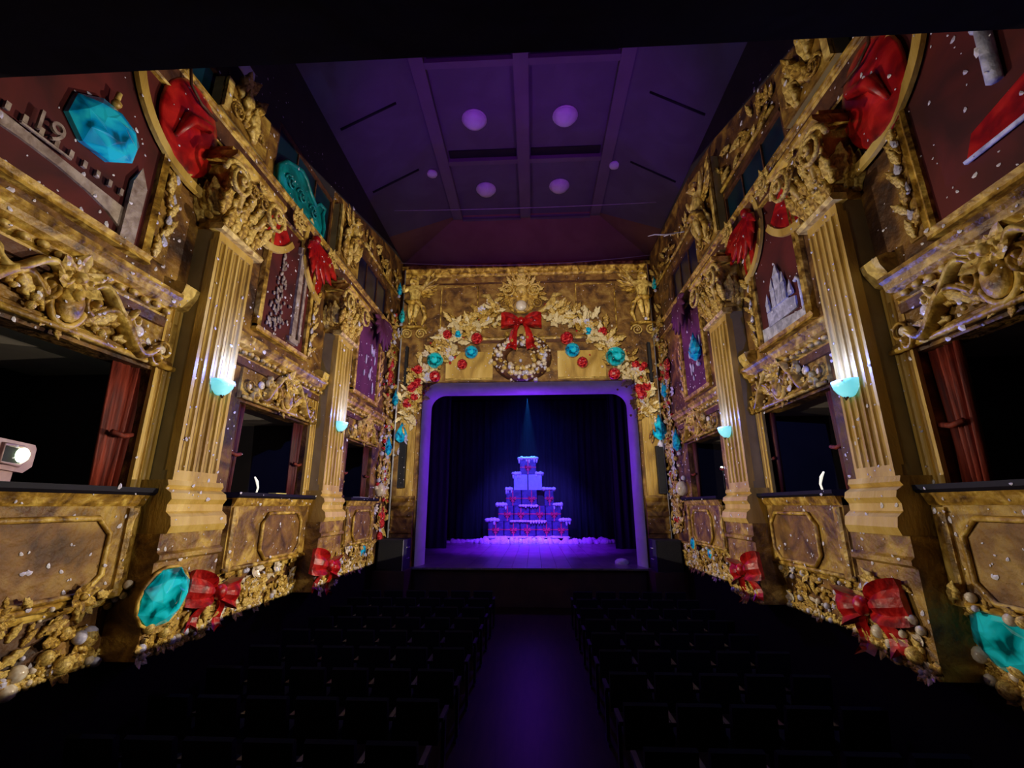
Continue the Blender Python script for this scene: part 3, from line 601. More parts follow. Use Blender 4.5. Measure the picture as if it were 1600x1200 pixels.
PICS = {'left': [(1.6, 4.5, 2.86, 5.3, 'bridge', 'maroon_paint'), (6.75, 8.3, 2.88, 5.3, 'column', 'maroon_paint'), (10.85, 12.55, 2.86, 5.3, 'chandelier', 'purple_lit_paint')],
        'right': [(1.4, 4.2, 2.7, 5.3, 'fountain', 'maroon_paint'), (6.3, 7.75, 2.72, 5.3, 'castle', 'maroon_paint'), (10.3, 11.9, 2.75, 5.3, 'blue_drop', 'purple_lit_paint')]}
PD = {'bridge': 'dark red painting of a stone bridge with towers', 'column': 'dark red painting of a pale column beside a tree', 'chandelier': 'purple lit painting with pale crystal drops',
      'fountain': 'dark painting of a red draped bowl and a pale candle', 'castle': 'dark painting of a pale snowy palace with towers', 'blue_drop': 'purple lit painting with pale crystals beside the blue drop'}
for S in SIDES:
    s = S.t
    # entablature along the whole wall at gallery height
    t = thing('entablature', 'long brown and gold entablature along the top of the %s wall arcade' % S.n, 'cornice', S.P(6.25, 5.12), S.rz)
    obj('frieze_band', MB().ex_x([(0, .02), (.06, .02), (.08, .06), (.09, .36), (0, .36)], -8.2, 8.2), 'brown_trim', t)
    obj('lower_rail', MB().ex_x([(0, .0), (.09, .0), (.11, .02), (.09, .04), (0, .04)], -8.2, 8.2), 'gilt', t)
    obj('top_rail', MB().ex_x([(0, .36), (.09, .36), (.11, .39), (.11, .42), (.14, .44), (.14, .48), (0, .5)], -8.2, 8.2), 'gilt', t)
    t2 = thing('skirting_rail', 'gold rail running low along the %s wall above the flower border' % S.n, 'trim', S.P(6.25, -1.02), S.rz)
    obj('rail', MB().ex_x([(0, 0), (.03, 0), (.05, .03), (.03, .06), (0, .06)], -8.2, 8.2), 'gilt', t2)
    for k, (b0, b1) in enumerate(BAYS[S.n]):
        where = '%s of %s wall' % (BAYN[k], S.n)
        yc = (b0 + b1) / 2; hw = (b1 - b0) / 2; zc = 2.24 if S is LEFT else 2.14
        t = thing('cornice', 'gold cornice above the carved frieze, ' + where, 'cornice', S.P(yc, zc), S.rz)
        obj('moulding', MB().ex_x(CORN, -hw, hw), 'gilt', t)
        obj('dentil_band', MB().ex_x([(0, -.1), (.09, -.1), (.1, .01), (0, .01)], -hw, hw), 'brown_trim', t)
        nd = int(hw * 2 / .16)
        dm = shared('carved_bud', lambda: MB().ell((0, .13, .0), (.06, .04, .04), 6, 4), 'pale_gilt')
        for i in range(nd): link('carved_bud', dm, t, (-hw + (i + .5) * .16, 0.02, .07 + .02 * (i % 2)))
        # frieze with cartouche above the opening
        o0, o1 = OPEN[S.n][k]; fc = (max(o0, 2.6) + o1) / 2 if k == 0 else (o0 + o1) / 2
        fw_ = (o1 - max(o0, 2.4)) / 2 + .1
        t = thing('frieze', 'carved gold scroll frieze, ' + where, 'frieze', S.P(fc, 1.66), S.rz)
        obj('frieze_panel', MB().ex_x([(0, -.02), (.09, -.02), (.07, .08), (.04, .1), (.04, .6), (0, .6)], -fw_, fw_), 'panel_gilt', t)
        obj('lower_moulding', MB().tube([(-fw_, .1, .0), (fw_, .1, .0)], .035, 6), 'gilt', t)
        for sg in (-1, 1):
            link('scroll', shared('scroll%d' % sg, lambda: scroll_mb(sg), 'gilt'), t, (sg * .22, .06, .22), (0, sg * .05, 0), (fw_ * .62, 1.6, 1.0))
            link('scroll', shared('scroll%d' % sg, lambda: scroll_mb(sg), 'pale_gilt'), t, (sg * .12, .08, .42), (0, sg * -.1, 0), (fw_ * .42, 1.4, .8))
            for i in range(5):
                link('acanthus_leaf', LFm('pale_gilt' if i % 2 else 'gilt'), t, (sg * (.16 + .13 * i), .08, .1 + .06 * (i % 3)), (0, radians(sg * (30 + 14 * i)), 0), .3 - .02 * i)
            link('medallion', shared('medal', lambda: MB().ell((0, .05, 0), (.5, .3, .5), 12, 6), 'pearl'), t, (sg * fw_ * .6, .06, .3), (0, 0, 0), .14)
            link('medallion', shared('medal', lambda: MB().ell((0, .05, 0), (.5, .3, .5), 12, 6), 'pearl'), t, (sg * fw_ * .86, .06, .2), (0, 0, 0), .11)
            mr = [(.09 * cos(a), .1, .09 * sin(a)) for a in [2*pi*i/12 for i in range(12)]]
            obj('medallion_ring', MB().tube([(sg * fw_ * .86 + a, b, c + .2) for a, b, c in mr], .02, 5, True), 'gilt', t)
        link('cartouche_shell', shared('flower', flower_mb, 'pale_gilt'), t, (0, .12, .52), (0, 0, 0), .52)
        link('cartouche', shared('cart', lambda: MB().ell((0, .08, 0), (.12, .06, .17), 12, 7).tube([(.15*cos(2*pi*q/16), .06, .2*sin(2*pi*q/16)) for q in range(16)], .03, 6, True).ell((0, .13, .08), (.05, .05, .06), 8, 5), 'gilt'), t, (0, .05, .24), (0, 0, 0), 1.1)
        for q in range(10): link('acanthus_leaf', LFm('gilt' if q % 2 else 'pale_gilt'), t, (.15*sin(2*pi*q/10), .06, .24 + .2*cos(2*pi*q/10)), (0, 2*pi*q/10, 0), .17)
        for i in range(12): link('bead', shared('pearl_s', pearl_mb, 'pale_gilt'), t, (random.uniform(-.5, .5), .1, random.uniform(.02, .5)), (0, 0, 0), random.uniform(.04, .09))
        # picture
        p0, p1, q0, q1, kind, pm = PICS[S.n][k]; w_ = p1 - p0; h_ = q1 - q0
        t = thing('painting', PD[kind] + ', ' + where, 'painting', S.P((p0 + p1)/2, q0), S.rz)
        obj('canvas', MB().box(-w_/2, w_/2, .01, .03, 0, h_), pm, t)
        picture_motif(kind, S, t, w_, h_)
        for sg in (-1, 1):
            obj('frame_stile', MB().ex_z([(sg*w_/2 - .05, 0), (sg*w_/2 - .05, .07), (sg*w_/2 - .02, .1), (sg*w_/2 + .04, .06), (sg*w_/2 + .07, .09), (sg*w_/2 + .07, 0)], 0, h_), 'gilt', t)
        obj('frame_rail', MB().ex_x([(0, -.08), (.1, -.08), (.08, -.03), (.11, .02), (.05, .05), (0, .05)], -w_/2 - .07, w_/2 + .07), 'gilt', t)
        # carved strip of beads and leaves beside the picture on the stage side
        t = thing('carved_strip', 'upright strip of carved leaves beside the painting, ' + where, 'ornament', S.P(p1 + .2, q0 + .05), S.rz)
        obj('strip_backing', MB().box(-.12, .12, 0, .03, 0, 1.45), 'panel_gilt', t)
        for i in range(14):
            m_ = ('pale_gilt', 'gilt', 'lilac_glass')[i % 3]
            if i % 3 == 2: link('glass_bead', shared('drop', drop_mb, 'lilac_glass'), t, (random.uniform(-.04, .04), .04, .08 + i * .1), (0, random.uniform(-.4, .4), 0), .12)
            else: link('acanthus_leaf', LFm(m_), t, (random.uniform(-.05, .05), .04, .02 + i * .1), (0, random.uniform(-.8, .8), 0), .22)
        if k < 2:
            # drawn satin drapes with a plain gold border
            SWG = ([((5.0, 5.35, 1.18) if S is LEFT else (4.85, 5.25, 1.2)) + (pi * .95, pi * 1.6, 'stage')] if k == 0 else
                   [((8.75, 5.2, 1.0) if S is LEFT else (8.05, 5.0, .9)) + (pi * .82, pi * 1.45, 'stage'), ((6.5, 5.35, 1.0) if S is LEFT else (6.1, 5.15, 1.0)) + (pi * 1.5, pi * 1.82, 'camera')])
            for hc, hz, hr, a0, a1, sd in SWG:
                th = thing('drape_border', 'curved gold drape border on the %s side, %s' % (sd, where), 'drape', S.P(hc, hz), S.rz)
                pts = [(s * cos(a0 + (a1 - a0) * i / 18) * hr, sin(a0 + (a1 - a0) * i / 18) * hr) for i in range(19)]
                vs = []
                for x_, z_ in pts:
                    L_ = math.hypot(x_, z_); nx_, nz_ = x_ / L_, z_ / L_
                    vs += [(x_ - nx_*.07, .06, z_ - nz_*.07), (x_ - nx_*.06, .11, z_ - nz_*.06), (x_ + nx_*.06, .11, z_ + nz_*.06), (x_ + nx_*.07, .06, z_ + nz_*.07)]
                fs = [(4*i+j, 4*i+(j+1) % 4, 4*i+4+(j+1) % 4, 4*i+4+j) for i in range(18) for j in range(4)] + [(0,1,2,3), (72,73,74,75)]
                obj('band', MB().add(vs, fs), 'column_gilt', th)
                if k: obj('satin_lining', MB().prism([(x_ * .96, z_ * .96) for x_, z_ in pts] + [(pts[-1][0] * .3, -.02), (pts[0][0] * .3, -.02)], .035, .07), 'red_satin', th)
            sy, sz, ss = ((4.75, 5.0, .95) if S is LEFT else (4.5, 4.85, .95)) if k == 0 else ((7.95, 5.3, .95) if S is LEFT else (7.35, 5.2, .9))
            tf = thing('ribbon_fan', ('broad red satin drape inside the gold border, ' if k == 0 else 'red ribbon fan knotted under the entablature, ') + where, 'drape', S.P(sy, sz, .08), S.rz)
            if k == 0:
                obj('satin_lobe', MB().ell((-s * .05, .0, -.1), (.5, .08, .68), 16, 12), 'red_satin', tf)
                obj('satin_fold', MB().tube([(-s * .3, .08, -.45), (-s * .2, .12, -.1), (s * .1, .12, .05), (s * .2, .08, .1)], [.03, .09, .08, .03], 7), 'red_satin', tf)
                obj('drape_edge', MB().tube([(-s*.35, .1, .6), (-s*.3, .12, .35), (-s*.1, .13, .25), (.2*s, .12, .28)], .02, 5), 'brown_trim', tf)
            else:
                for i, (an, ln) in enumerate(((-68, 1.1), (-50, 1.0), (-32, .9), (-14, .85), (4, .8), (22, .6), (40, .5))):
                    a = radians(180 + an * s); o_ = link('ribbon_fold', shared('fold', lambda: leaf_mb(1, .3, .12, .12, 2), 'red_satin'), tf, (0, .03 + .01 * i, 0), (0, a, 0), ln)
                obj('knot', MB().ell((0, .12, 0), .1, 8, 6), 'red_satin', tf)
                for sg in (-1, 1):
                    fz = thing('gilded_rosette', 'pale gold leaf rosette %s the red fan, %s' % (('before', 'behind')[sg > 0], where), 'ornament', S.P(sy + sg * .72, 5.25, .12), S.rz)
                    for q in range(7): link('acanthus_leaf', LFm('pale_gilt'), fz, (0, .05, 0), (0, 2*pi*q/7, 0), .28)
                    link('centre_scroll', shared('volute1', lambda: volute_mb(1, 1), 'pale_gilt'), fz, (0, .12, 0), (0, 0, 0), .13)
        else:
            tf = thing('ribbon_fan', 'purple lit ribbon fan above the painting, ' + where, 'drape', S.P((12.2 if S is LEFT else 11.3), 5.35, .1), S.rz)
            for i in range(9):
                link('ribbon_fold', shared('fold', lambda: leaf_mb(1, .3, .12, .12, 2), 'purple_lit_paint'), tf, (0, .03 + .01 * i, 0), (0, radians(180 - 80 + 20 * i), 0), 1.0 - .3 * abs(i - 4) / 4)
        # box front with ledge
        e0, e1 = (max(o0 - .02, 1.2), o1 + (.42 if k == 1 and S is LEFT else .1)); c0 = (e0 + e1) / 2; hw = (e1 - e0) / 2
        t = thing('theatre_box', 'gilded theatre box front with cut-corner panel, ' + where, 'balcony', S.P(c0, -1.0), S.rz)
        obj('front_board', MB().box(-hw, hw, 0, .14, .06, 1.1), 'panel_gilt', t)
        obj('ledge', MB().ex_x([(-.2, 1.12), (.24, 1.12), (.27, 1.15), (.27, 1.2), (-.2, 1.2)], -hw - .04, hw + .04), 'ledge_black', t)
        obj('ledge_moulding', MB().ex_x([(0, 1.0), (.16, 1.0), (.18, 1.03), (.2, 1.08), (.22, 1.12), (0, 1.12)], -hw, hw), 'gilt', t)
        npan = 2 if k == 0 else 1
        for q in range(npan):
            pw = min(hw / npan - .25, .62); px = (q - (npan - 1) / 2) * 2 * hw / npan + (s * .12 if k else 0)
            P8 = octo(pw, .36, .16)
            obj('panel', MB().prism([(x + px, z + .52) for x, z in P8], .1, .155), 'stage_wall_gilt', t)
            obj('panel_moulding', MB().tube([(x + px, .17, z + .52) for x, z in P8], .03, 6, True), 'gilt', t)
        for xx in (-hw + .1, hw - .1):
            obj('corner_strip', MB().ex_z([(xx - .07, .1), (xx - .07, .17), (xx - .03, .19), (xx + .03, .19), (xx + .07, .17), (xx + .07, .1)], .08, .98), 'gilt', t)
        obj('bottom_moulding', MB().tube([(-hw, .15, .1), (hw, .15, .1)], .035, 6), 'gilt', t)
        # curtains in the opening
        for sg in (-1, 1):
            if k == 0 and sg < 0: continue
            yy = (o1 - .16) if sg > 0 else (o0 + .14)
            c = thing('box_curtain', 'dark red box curtain on the %s side, %s' % (('camera', 'stage')[sg > 0], where), 'curtain', S.P(yy, .2, -.12), S.rz)
            big = k == 0
            obj('cloth', drape_mb(.44 if big else .3, 1.42, 4 if big else 3, .045, .35), 'curtain_red' if big else 'curtain_plum', c)
            obj('tie_back', MB().tube([(-.13, .08, .6), (0, .1, .57), (.13, .08, .6)], .03, 6), 'curtain_red', c)

# ------------------------------------------------------------------ upper gallery piers
UP = {'left': [(5.0, 6.1, 6.15, .14), (8.9, 10.2, 6.9, .14)], 'right': [(4.65, 5.85, 6.4, .2), (8.5, 9.8, 7.5, .15)]}
for S in SIDES:
    for k, (y0, y1, zt, d) in enumerate(UP[S.n]):
        t = thing('gallery_pier', 'square gilded pier of the upper gallery on the %s wall, %s' % (S.n, 'nearest the camera' if k == 0 else 'second from the camera'), 'pillar', S.P((y0 + y1)/2, Z_PAR), S.rz)
        w_ = y1 - y0; h_ = zt - Z_PAR
        slope = .25 if k == 0 else .3
        xa, xb = (-w_/2, w_/2)
        za, zb_ = (h_, h_ + slope) if S.t > 0 else (h_ + slope, h_)
        obj('pier_body', MB().prism([(xa, 0), (xb, 0), (xb, zb_), (xa, za)], 0, d), 'side_plaster', t)
        obj('gilt_face', MB().prism([(xa, 0), (xb, 0), (xb, zb_), (xa, za)], d, d + .03), 'panel_gilt', t)
        for i in range(6):
            link('acanthus_leaf', LFm('gilt' if i % 2 else 'pale_gilt'), t, (random.uniform(-.3, .3), d + .03, .02 + .1 * i), (0, random.uniform(-.7, .7), 0), .5)
        obj('upright_moulding', MB().box(xb - .12 if S.t < 0 else xa, xb if S.t < 0 else xa + .12, d + .02, d + .08, 0, h_), 'pale_gilt', t)
        for sg in (-1, 1): link('volute', shared('volute%d' % sg, lambda: volute_mb(1, sg), 'gilt'), t, (sg * .26, d + .05, .2), (0, 0, 0), .16)
cherub('gilded winged figure on the second gallery pier of the left wall', LEFT.P(9.6, 6.4, .17), LEFT.rz, .6, 1)
cherub('gilded winged figure on the second gallery pier of the right wall', RIGHT.P(9.1, 6.45, .18), RIGHT.rz, .85, -1)
# gallery carved band above the far windows
for S, y0, y1, z0, z1 in ((LEFT, 10.5, 13.9, 7.0, 8.0), (RIGHT, 10.2, 14.0, 7.0, 8.2), (RIGHT, 6.3, 8.5, 6.55, 7.5)):
    t = thing('carved_band', 'carved gold band above the gallery windows of the %s wall, %s' % (S.n, 'nearer the camera' if y0 < 8 else 'nearer the stage'), 'ornament', S.P((y0 + y1)/2, z0), S.rz)
    hw = (y1 - y0)/2
    lo = 0 if S.t > 0 else .0
    obj('band_rail', MB().tube([(-hw, .03, 0.0), (hw, .03, 0.0)], .04, 6), 'gilt', t)
    for i in range(26):
        u = random.uniform(-1, 1); f = (u * S.t + 1) / 2
        link('acanthus_leaf', LFm(random.choice(['gilt', 'pale_gilt'])), t, (u * hw, .02, .08 + random.random() * (.25 + .55 * f)), (0, random.uniform(-3, 3), 0), random.uniform(.2, .36))
# teal ornament in the second gallery window on the left
t = thing('teal_cartouche', 'teal enamel cartouche with curled edges in the left gallery window', 'ornament', LEFT.P(7.5, 5.63, -.05), LEFT.rz)
P = [(-.85, 0), (.85, 0), (.9, .25), (.78, .5), (.85, .7), (.6, .66), (.45, .5), (.2, .62), (0, .78), (-.2, .82), (-.45, .72), (-.7, .6), (-.9, .35)]
obj('shield', MB().prism([(-a, b) for a, b in P], 0, .12), 'teal_enamel', t)
obj('curled_edge', MB().tube([(-a, .14, b) for a, b in P], .045, 6, True), 'teal_enamel', t)
for a in (-.4, .1, .5): link('volute', shared('volute1', lambda: volute_mb(1, 1), 'teal_enamel'), t, (a, .14, .3), (0, 0, 0), .15)
t = thing('window_glint', 'small pale window reflection above the left gallery pier', 'light', LEFT.P(5.35, 6.55, .12), LEFT.rz)  # reflection in the window, built as a pale rimmed pane
obj('pane', MB().box(-.22, .22, 0, .03, 0, .3), 'lilac_glass', t); obj('rim', MB().tube([(-.22, .02, 0), (.22, .02, 0), (.22, .02, .3), (-.22, .02, .3)], .015, 5, True), 'brown_trim', t)

# ------------------------------------------------------------------ sconces
for S, y, z, d, nm in ((LEFT, 5.72, 1.62, .34, 'nearest left'), (LEFT, 9.6, 1.75, .34, 'second left'), (RIGHT, 5.42, 1.42, .34, 'nearest right'), (RIGHT, 8.95, 1.45, .34, 'second right')):
    big = 1.0
    t = thing('wall_sconce', 'half-bowl glass wall lamp glowing cyan on the %s pilaster' % nm, 'lamp', S.P(y, z, d), S.rz)
    prof = [(.02, -.17), (.08, -.155), (.13, -.11), (.165, -.05), (.18, .03), (.165, .03), (.15, -.03), (.1, -.1), (.02, -.12)]
    m = MB(); nn = 12
    vs = [(r * cos(pi * k / nn), r * sin(pi * k / nn) + .01, zz) for r, zz in prof for k in range(nn + 1)]
    q = nn + 1; m.add(vs, [(i*q+k, i*q+k+1, (i+1)*q+k+1, (i+1)*q+k) for i in range(len(prof)-1) for k in range(nn)], True)
    obj('glass_bowl', m, 'sconce_glass', t)
    obj('back_plate', MB().box(-.07, .07, 0, .02, -.12, .06), 'steel', t)
    obj('bracket', MB().tube([(0, 0, -.1), (0, .08, -.2), (0, .1, -.17)], .015, 5), 'brown_trim', t)
    wx, wy, wz = S.P(y, z, d + .12)
    lamp('POINT', 'sconce_glow', (wx + S.o*.12, wy, wz + .22), None, 55 if 'nearest' in nm else 36, (.12, .2, 1.0))

# ------------------------------------------------------------------ stage wall decoration (local frame: x towards -X, y towards the hall)
def FW(x, z, d=0.0): return (x, YP - d, z)
t = thing('stage_cornice', 'long gold cornice along the top of the stage wall', 'cornice', FW(-.23, 7.95), pi)
obj('moulding', MB().ex_x([(0, 0), (.06, 0), (.08, .08), (.16, .12), (.17, .2), (.24, .25), (.24, .36), (0, .36)], -4.39, 4.39), 'gilt', t)
obj('lower_line', MB().tube([(-4.3, .05, -.28), (4.3, .05, -.28)], .035, 6), 'brown_trim', t)
t = thing('stage_rail', 'straight gold and brown rail crossing the stage wall behind the bow', 'trim', FW(-.23, 5.5), pi)
obj('rail', MB().ex_x([(0, 0), (.08, 0), (.1, .06), (.05, .12), (0, .12)], -3.4, 3.4), 'gilt', t)
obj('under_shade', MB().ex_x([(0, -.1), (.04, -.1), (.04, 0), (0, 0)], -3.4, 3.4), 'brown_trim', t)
for x0, x1, nm in ((-3.2, -1.9, 'left'), (1.55, 2.9, 'right')):
    t = thing('wall_panel', 'framed brown and gold panel on the upper stage wall, %s' % nm, 'panel', FW((x0 + x1)/2, 5.75), pi)
    obj('field', MB().box(-(x1-x0)/2, (x1-x0)/2, 0, .04, 0, 1.8), 'stage_wall_gilt', t)
    hw = (x1-x0)/2; obj('moulding', MB().tube([(-hw, .05, 0), (hw, .05, 0), (hw, .05, 1.8), (-hw, .05, 1.8)], .03, 6, True), 'gilt', t)
for xc, nm in ((-2.15, 'left'), (1.65, 'right')):
    t = thing('spandrel_panel', 'bright gold panel above the stage opening, %s of the wreath' % nm, 'panel', FW(xc, 4.08), pi)
    obj('field', MB().box(-.8, .8, 0, .05, 0, 1.0), 'column_gilt', t)
    obj('moulding', MB().tube([(-.8, .06, .04), (.8, .06, .04)], .03, 6), 'pale_gilt', t)
# central cartouche
t = thing('crest', 'large gold crest of scrolls and shell above the red bow', 'ornament', FW(-.36, 6.4), pi)
obj('crest_body', MB().ell((0, .06, .8), (.62, .16, .75), 18, 10), 'gilt', t)
obj('centre_boss', MB().ell((0, .26, .85), (.2, .14, .2), 12, 8), 'pale_gilt', t)
obj('lower_boss', MB().ell((0, .22, .3), (.2, .12, .2), 12, 8), 'pearl', t)
for sg in (-1, 1):
    link('volute', shared('volute%d' % sg, lambda: volute_mb(1, sg), 'pale_gilt'), t, (sg * .46, .18, .88), (0, 0, 0), .27)
    link('volute', shared('volute%d' % -sg, lambda: volute_mb(1, -sg), 'gilt'), t, (sg * .55, .14, .4), (0, 0, 0), .2)
    obj('horn', MB().tube([(sg*.55, .1, .05), (sg*.85, .16, .2), (sg*1.1, .16, .5), (sg*1.15, .12, .72), (sg*1.42, .1, .76)], [.05, .11, .12, .1, .05], 8), 'pale_gilt', t)
    for i in range(6): link('acanthus_leaf', LFm(('gilt', 'pale_gilt')[i % 2]), t, (sg * (.25 + .08*i), .14, 1.25 - .12*i), (0, radians(sg * (10 + 22*i)), 0), .34)
obj('finial', MB().lathe([(.03, 1.35), (.13, 1.4), (.2, 1.5), (.15, 1.56), (.1, 1.6), (.13, 1.68), (.08, 1.78), (.02, 1.8)], 10, (0, .12)), 'pale_gilt', t)
for i in range(7): link('shell_rib', LFm('pale_gilt'), t, (0, .16, 1.05), (0, radians(-66 + 22*i), 0), .36)
# bead wreath
t = thing('bead_wreath', 'round wreath of cream and brown beads hanging behind the bow', 'wreath', FW(-.36, 4.85), pi)
obj('wreath_ring', MB().tube([(.76*cos(2*pi*i/24), .06, .6*sin(2*pi*i/24)) for i in range(24)], .26, 8, True), 'brown_trim', t)
for i in range(290):
    a = random.uniform(0, 2*pi); r_ = random.gauss(.76, .14); sz = random.choice([.05, .06, .08, .1, .12, .17])
    dd = .06 + math.sqrt(max(0, .26**2 - (r_ - .76)**2)) - .02
    link('bead', shared('pearl_s', pearl_mb, random.choice(['pearl', 'pearl', 'gilt', 'pale_gilt', 'lilac_glass'])), t, (r_*cos(a), dd, (r_ - .16)*sin(a)), (0, 0, 0), sz)
bow('satin_bow', 'large red satin bow with two long tails over the bead wreath', FW(-.36, 6.0, .34), pi, .68, 1.5)
# leaf and flower swags from the crest down both sides
def curve(pts, u):
    n_ = len(pts) - 1; f = u * n_; i = min(int(f), n_ - 1); g_ = f - i
    return (pts[i][0]*(1-g_) + pts[i+1][0]*g_, pts[i][1]*(1-g_) + pts[i+1][1]*g_)
SW = {'left': [(-1.2, 6.5), (-1.9, 6.3), (-2.6, 5.9), (-3.0, 5.2), (-3.5, 4.6), (-3.9, 4.0), (-4.05, 3.3), (-4.1, 2.9)],
      'right': [(.6, 6.5), (1.3, 6.3), (2.05, 5.9), (2.5, 5.2), (3.0, 4.6), (3.45, 4.0), (3.65, 3.3), (3.7, 2.9)]}
for nm, pts in SW.items():
    xc, zc = pts[0]
    t = thing('leaf_swag', 'pale gold garland of leaves and flowers curving down the %s of the stage wall' % nm, 'garland', FW(xc, zc), pi)
    for i in range(240):
        u = i / 239; x_, z_ = curve(pts, u); wd = .27
        link('acanthus_leaf', LFm(random.choice(['cream_leaf', 'cream_leaf', 'pale_gilt', 'gilt'])), t, (-(x_ - xc) + random.gauss(0, wd*.6), random.uniform(.03, .2), z_ - zc + random.gauss(0, wd*.7)), (random.uniform(-.2, .1), random.uniform(-pi, pi), 0), random.uniform(.26, .5) if u < .55 else random.uniform(.2, .36))
    for i in range(26):
        x_, z_ = curve(pts, random.random()); link('flower', shared('flower', flower_mb, random.choice(['pearl', 'pale_gilt', 'lilac_glass'])), t, (-(x_ - xc) + random.gauss(0, .2), .2, z_ - zc + random.gauss(0, .2)), (0, random.random(), 0), random.uniform(.22, .36))
    for i in range(70):
        x_, z_ = curve(pts, random.random()); link('bead', shared('pearl_s', pearl_mb, random.choice(['pearl', 'gilt', 'red_gem'])), t, (-(x_ - xc) + random.gauss(0, .3), .12, z_ - zc + random.gauss(0, .25)), (0, 0, 0), random.uniform(.05, .1))
BAUB = [('red', -2.91, 5.67, .34), ('blue', -2.53, 5.68, .27), ('red', -1.88, 5.5, .42), ('blue', -2.06, 5.01, .46), ('red', -2.36, 4.59, .36), ('teal', -3.28, 4.73, .56), ('red', -3.26, 4.18, .4),
        ('red', 2.37, 5.67, .36), ('blue', 1.9, 5.71, .27), ('red', 1.17, 5.45, .46), ('blue', 1.34, 5.02, .5), ('red', 1.66, 4.59, .38), ('teal', 2.75, 4.76, .66), ('red', 2.68, 4.18, .42)]
BPOS = {0: 'outermost beside the small blue one, upper left of the wreath', 1: 'small, upper left of the wreath', 2: 'touching the wreath on its upper left', 3: 'just left of the wreath', 4: 'below the blue one left of the wreath', 5: 'largest, at the upper left corner of the opening', 6: 'below the teal bauble on the left',
        7: 'outermost beside the small blue one, upper right of the wreath', 8: 'small, upper right of the wreath', 9: 'touching the wreath on its upper right', 10: 'just right of the wreath', 11: 'below the blue one right of the wreath', 12: 'largest, at the upper right corner of the opening', 13: 'below the teal bauble on the right'}
for i, (c, x_, z_, sz) in enumerate(BAUB):
    t = thing('bauble', '%s glass bauble %s' % (c, BPOS[i]), 'bauble', FW(x_, z_, .16), pi)
    link('ball', shared('ball', lambda: MB().ell((0, .2, 0), (.5, .45, .5), 12, 8, smooth=False), c + '_gem'), t, (0, 0, 0), (0, 0, 0), sz)
    link('cap', shared('bauble_cap', lambda: MB().lathe([(.09, .46), (.1, .5), (.07, .58), (.02, .6)], 8, (0, .2)), 'pale_gilt'), t, (0, 0, 0), (0, 0, 0), sz)
    link('highlight_flower', shared('flower', flower_mb, 'lilac_glass'), t, (0, .3 * sz + .2 * sz, 0), (0, 0, 0), .3 * sz)
for x_, z0_, nm in ((-4.0, 3.85, 'left'), (3.57, 3.9, 'right')):
    t = thing('red_gem_cluster', 'upright cluster of red gems on the garland at the %s shoulder of the opening' % nm, 'ornament', FW(x_, z0_, .14), pi)
    for i in range(9): link('gem', shared('gem', gem_mb, 'red_gem'), t, (random.uniform(-.2, .2), .06, random.uniform(-.6, .6)), (0, random.random()*3, 0), random.uniform(.2, .36))
cherub('gold winged cherub at the upper left corner of the stage wall', FW(-4.1, 6.9, .12), pi, 1.0, -1)
cherub('gold winged cherub at the upper right corner of the stage wall', FW(3.8, 6.9, .12), pi, 1.0, 1)
for x_, nm in ((-4.1, 'left'), (3.8, 'right')):
    t = thing('cherub_bracket', 'gold scroll bracket under the cherub at the upper %s' % nm, 'ornament', FW(x_, 5.75, .05), pi)
    for sg in (-1, 1): link('volute', shared('volute%d' % sg, lambda: volute_mb(1, sg), 'pale_gilt'), t, (sg * .24, .08, .0), (0, 0, 0), .2)
    obj('shelf', MB().box(-.45, .45, 0, .2, .2, .27), 'gilt', t)
# drops hanging on the stage pilasters
for x_, z_, c, nm in ((-4.27, 2.28, 'blue', 'left'), (3.98, 2.37, 'teal', 'right')):
    t = thing('hanging_drop', '%s glass drop hanging on the %s stage pilaster' % (c, nm), 'ornament', FW(x_, z_, .16), pi)
    link('drop', shared('drop', drop_mb, 'blue_gem'), t, (0, 0, 0), (0, 0, 0), .5 if nm == 'left' else .6)
    link('lilac_tassel', shared('drop', drop_mb, 'lilac_glass'), t, (0, 0, -.55), (0, 0, 0), .3)
# slim black upright boxes on the stage wall
for x0, z0, z1, nm, lab in ((-4.2, .55, 2.05, 'left', 'lower'), (3.93, .35, 1.8, 'right', 'lower'), (-4.27, 3.9, 5.25, 'left', 'upper'), (3.87, 3.9, 5.25, 'right', 'upper')):
    hw = .11 if lab == 'lower' else .04
    t = thing('slim_black_box', 'slim black upright box on the %s %s of the stage wall' % (lab, nm), 'speaker', FW(x0, z0, .12), pi)
    obj('cabinet', MB().box(-hw, hw, 0, .16, 0, z1 - z0), 'speaker_black', t)
    obj('grille', MB().box(-hw + .015, hw - .015, .16, .17, .03, z1 - z0 - .03), 'grille', t)
    obj('bracket', MB().box(-.03, .03, -.12, 0, (z1-z0)/2 - .03, (z1-z0)/2 + .03), 'steel', t)

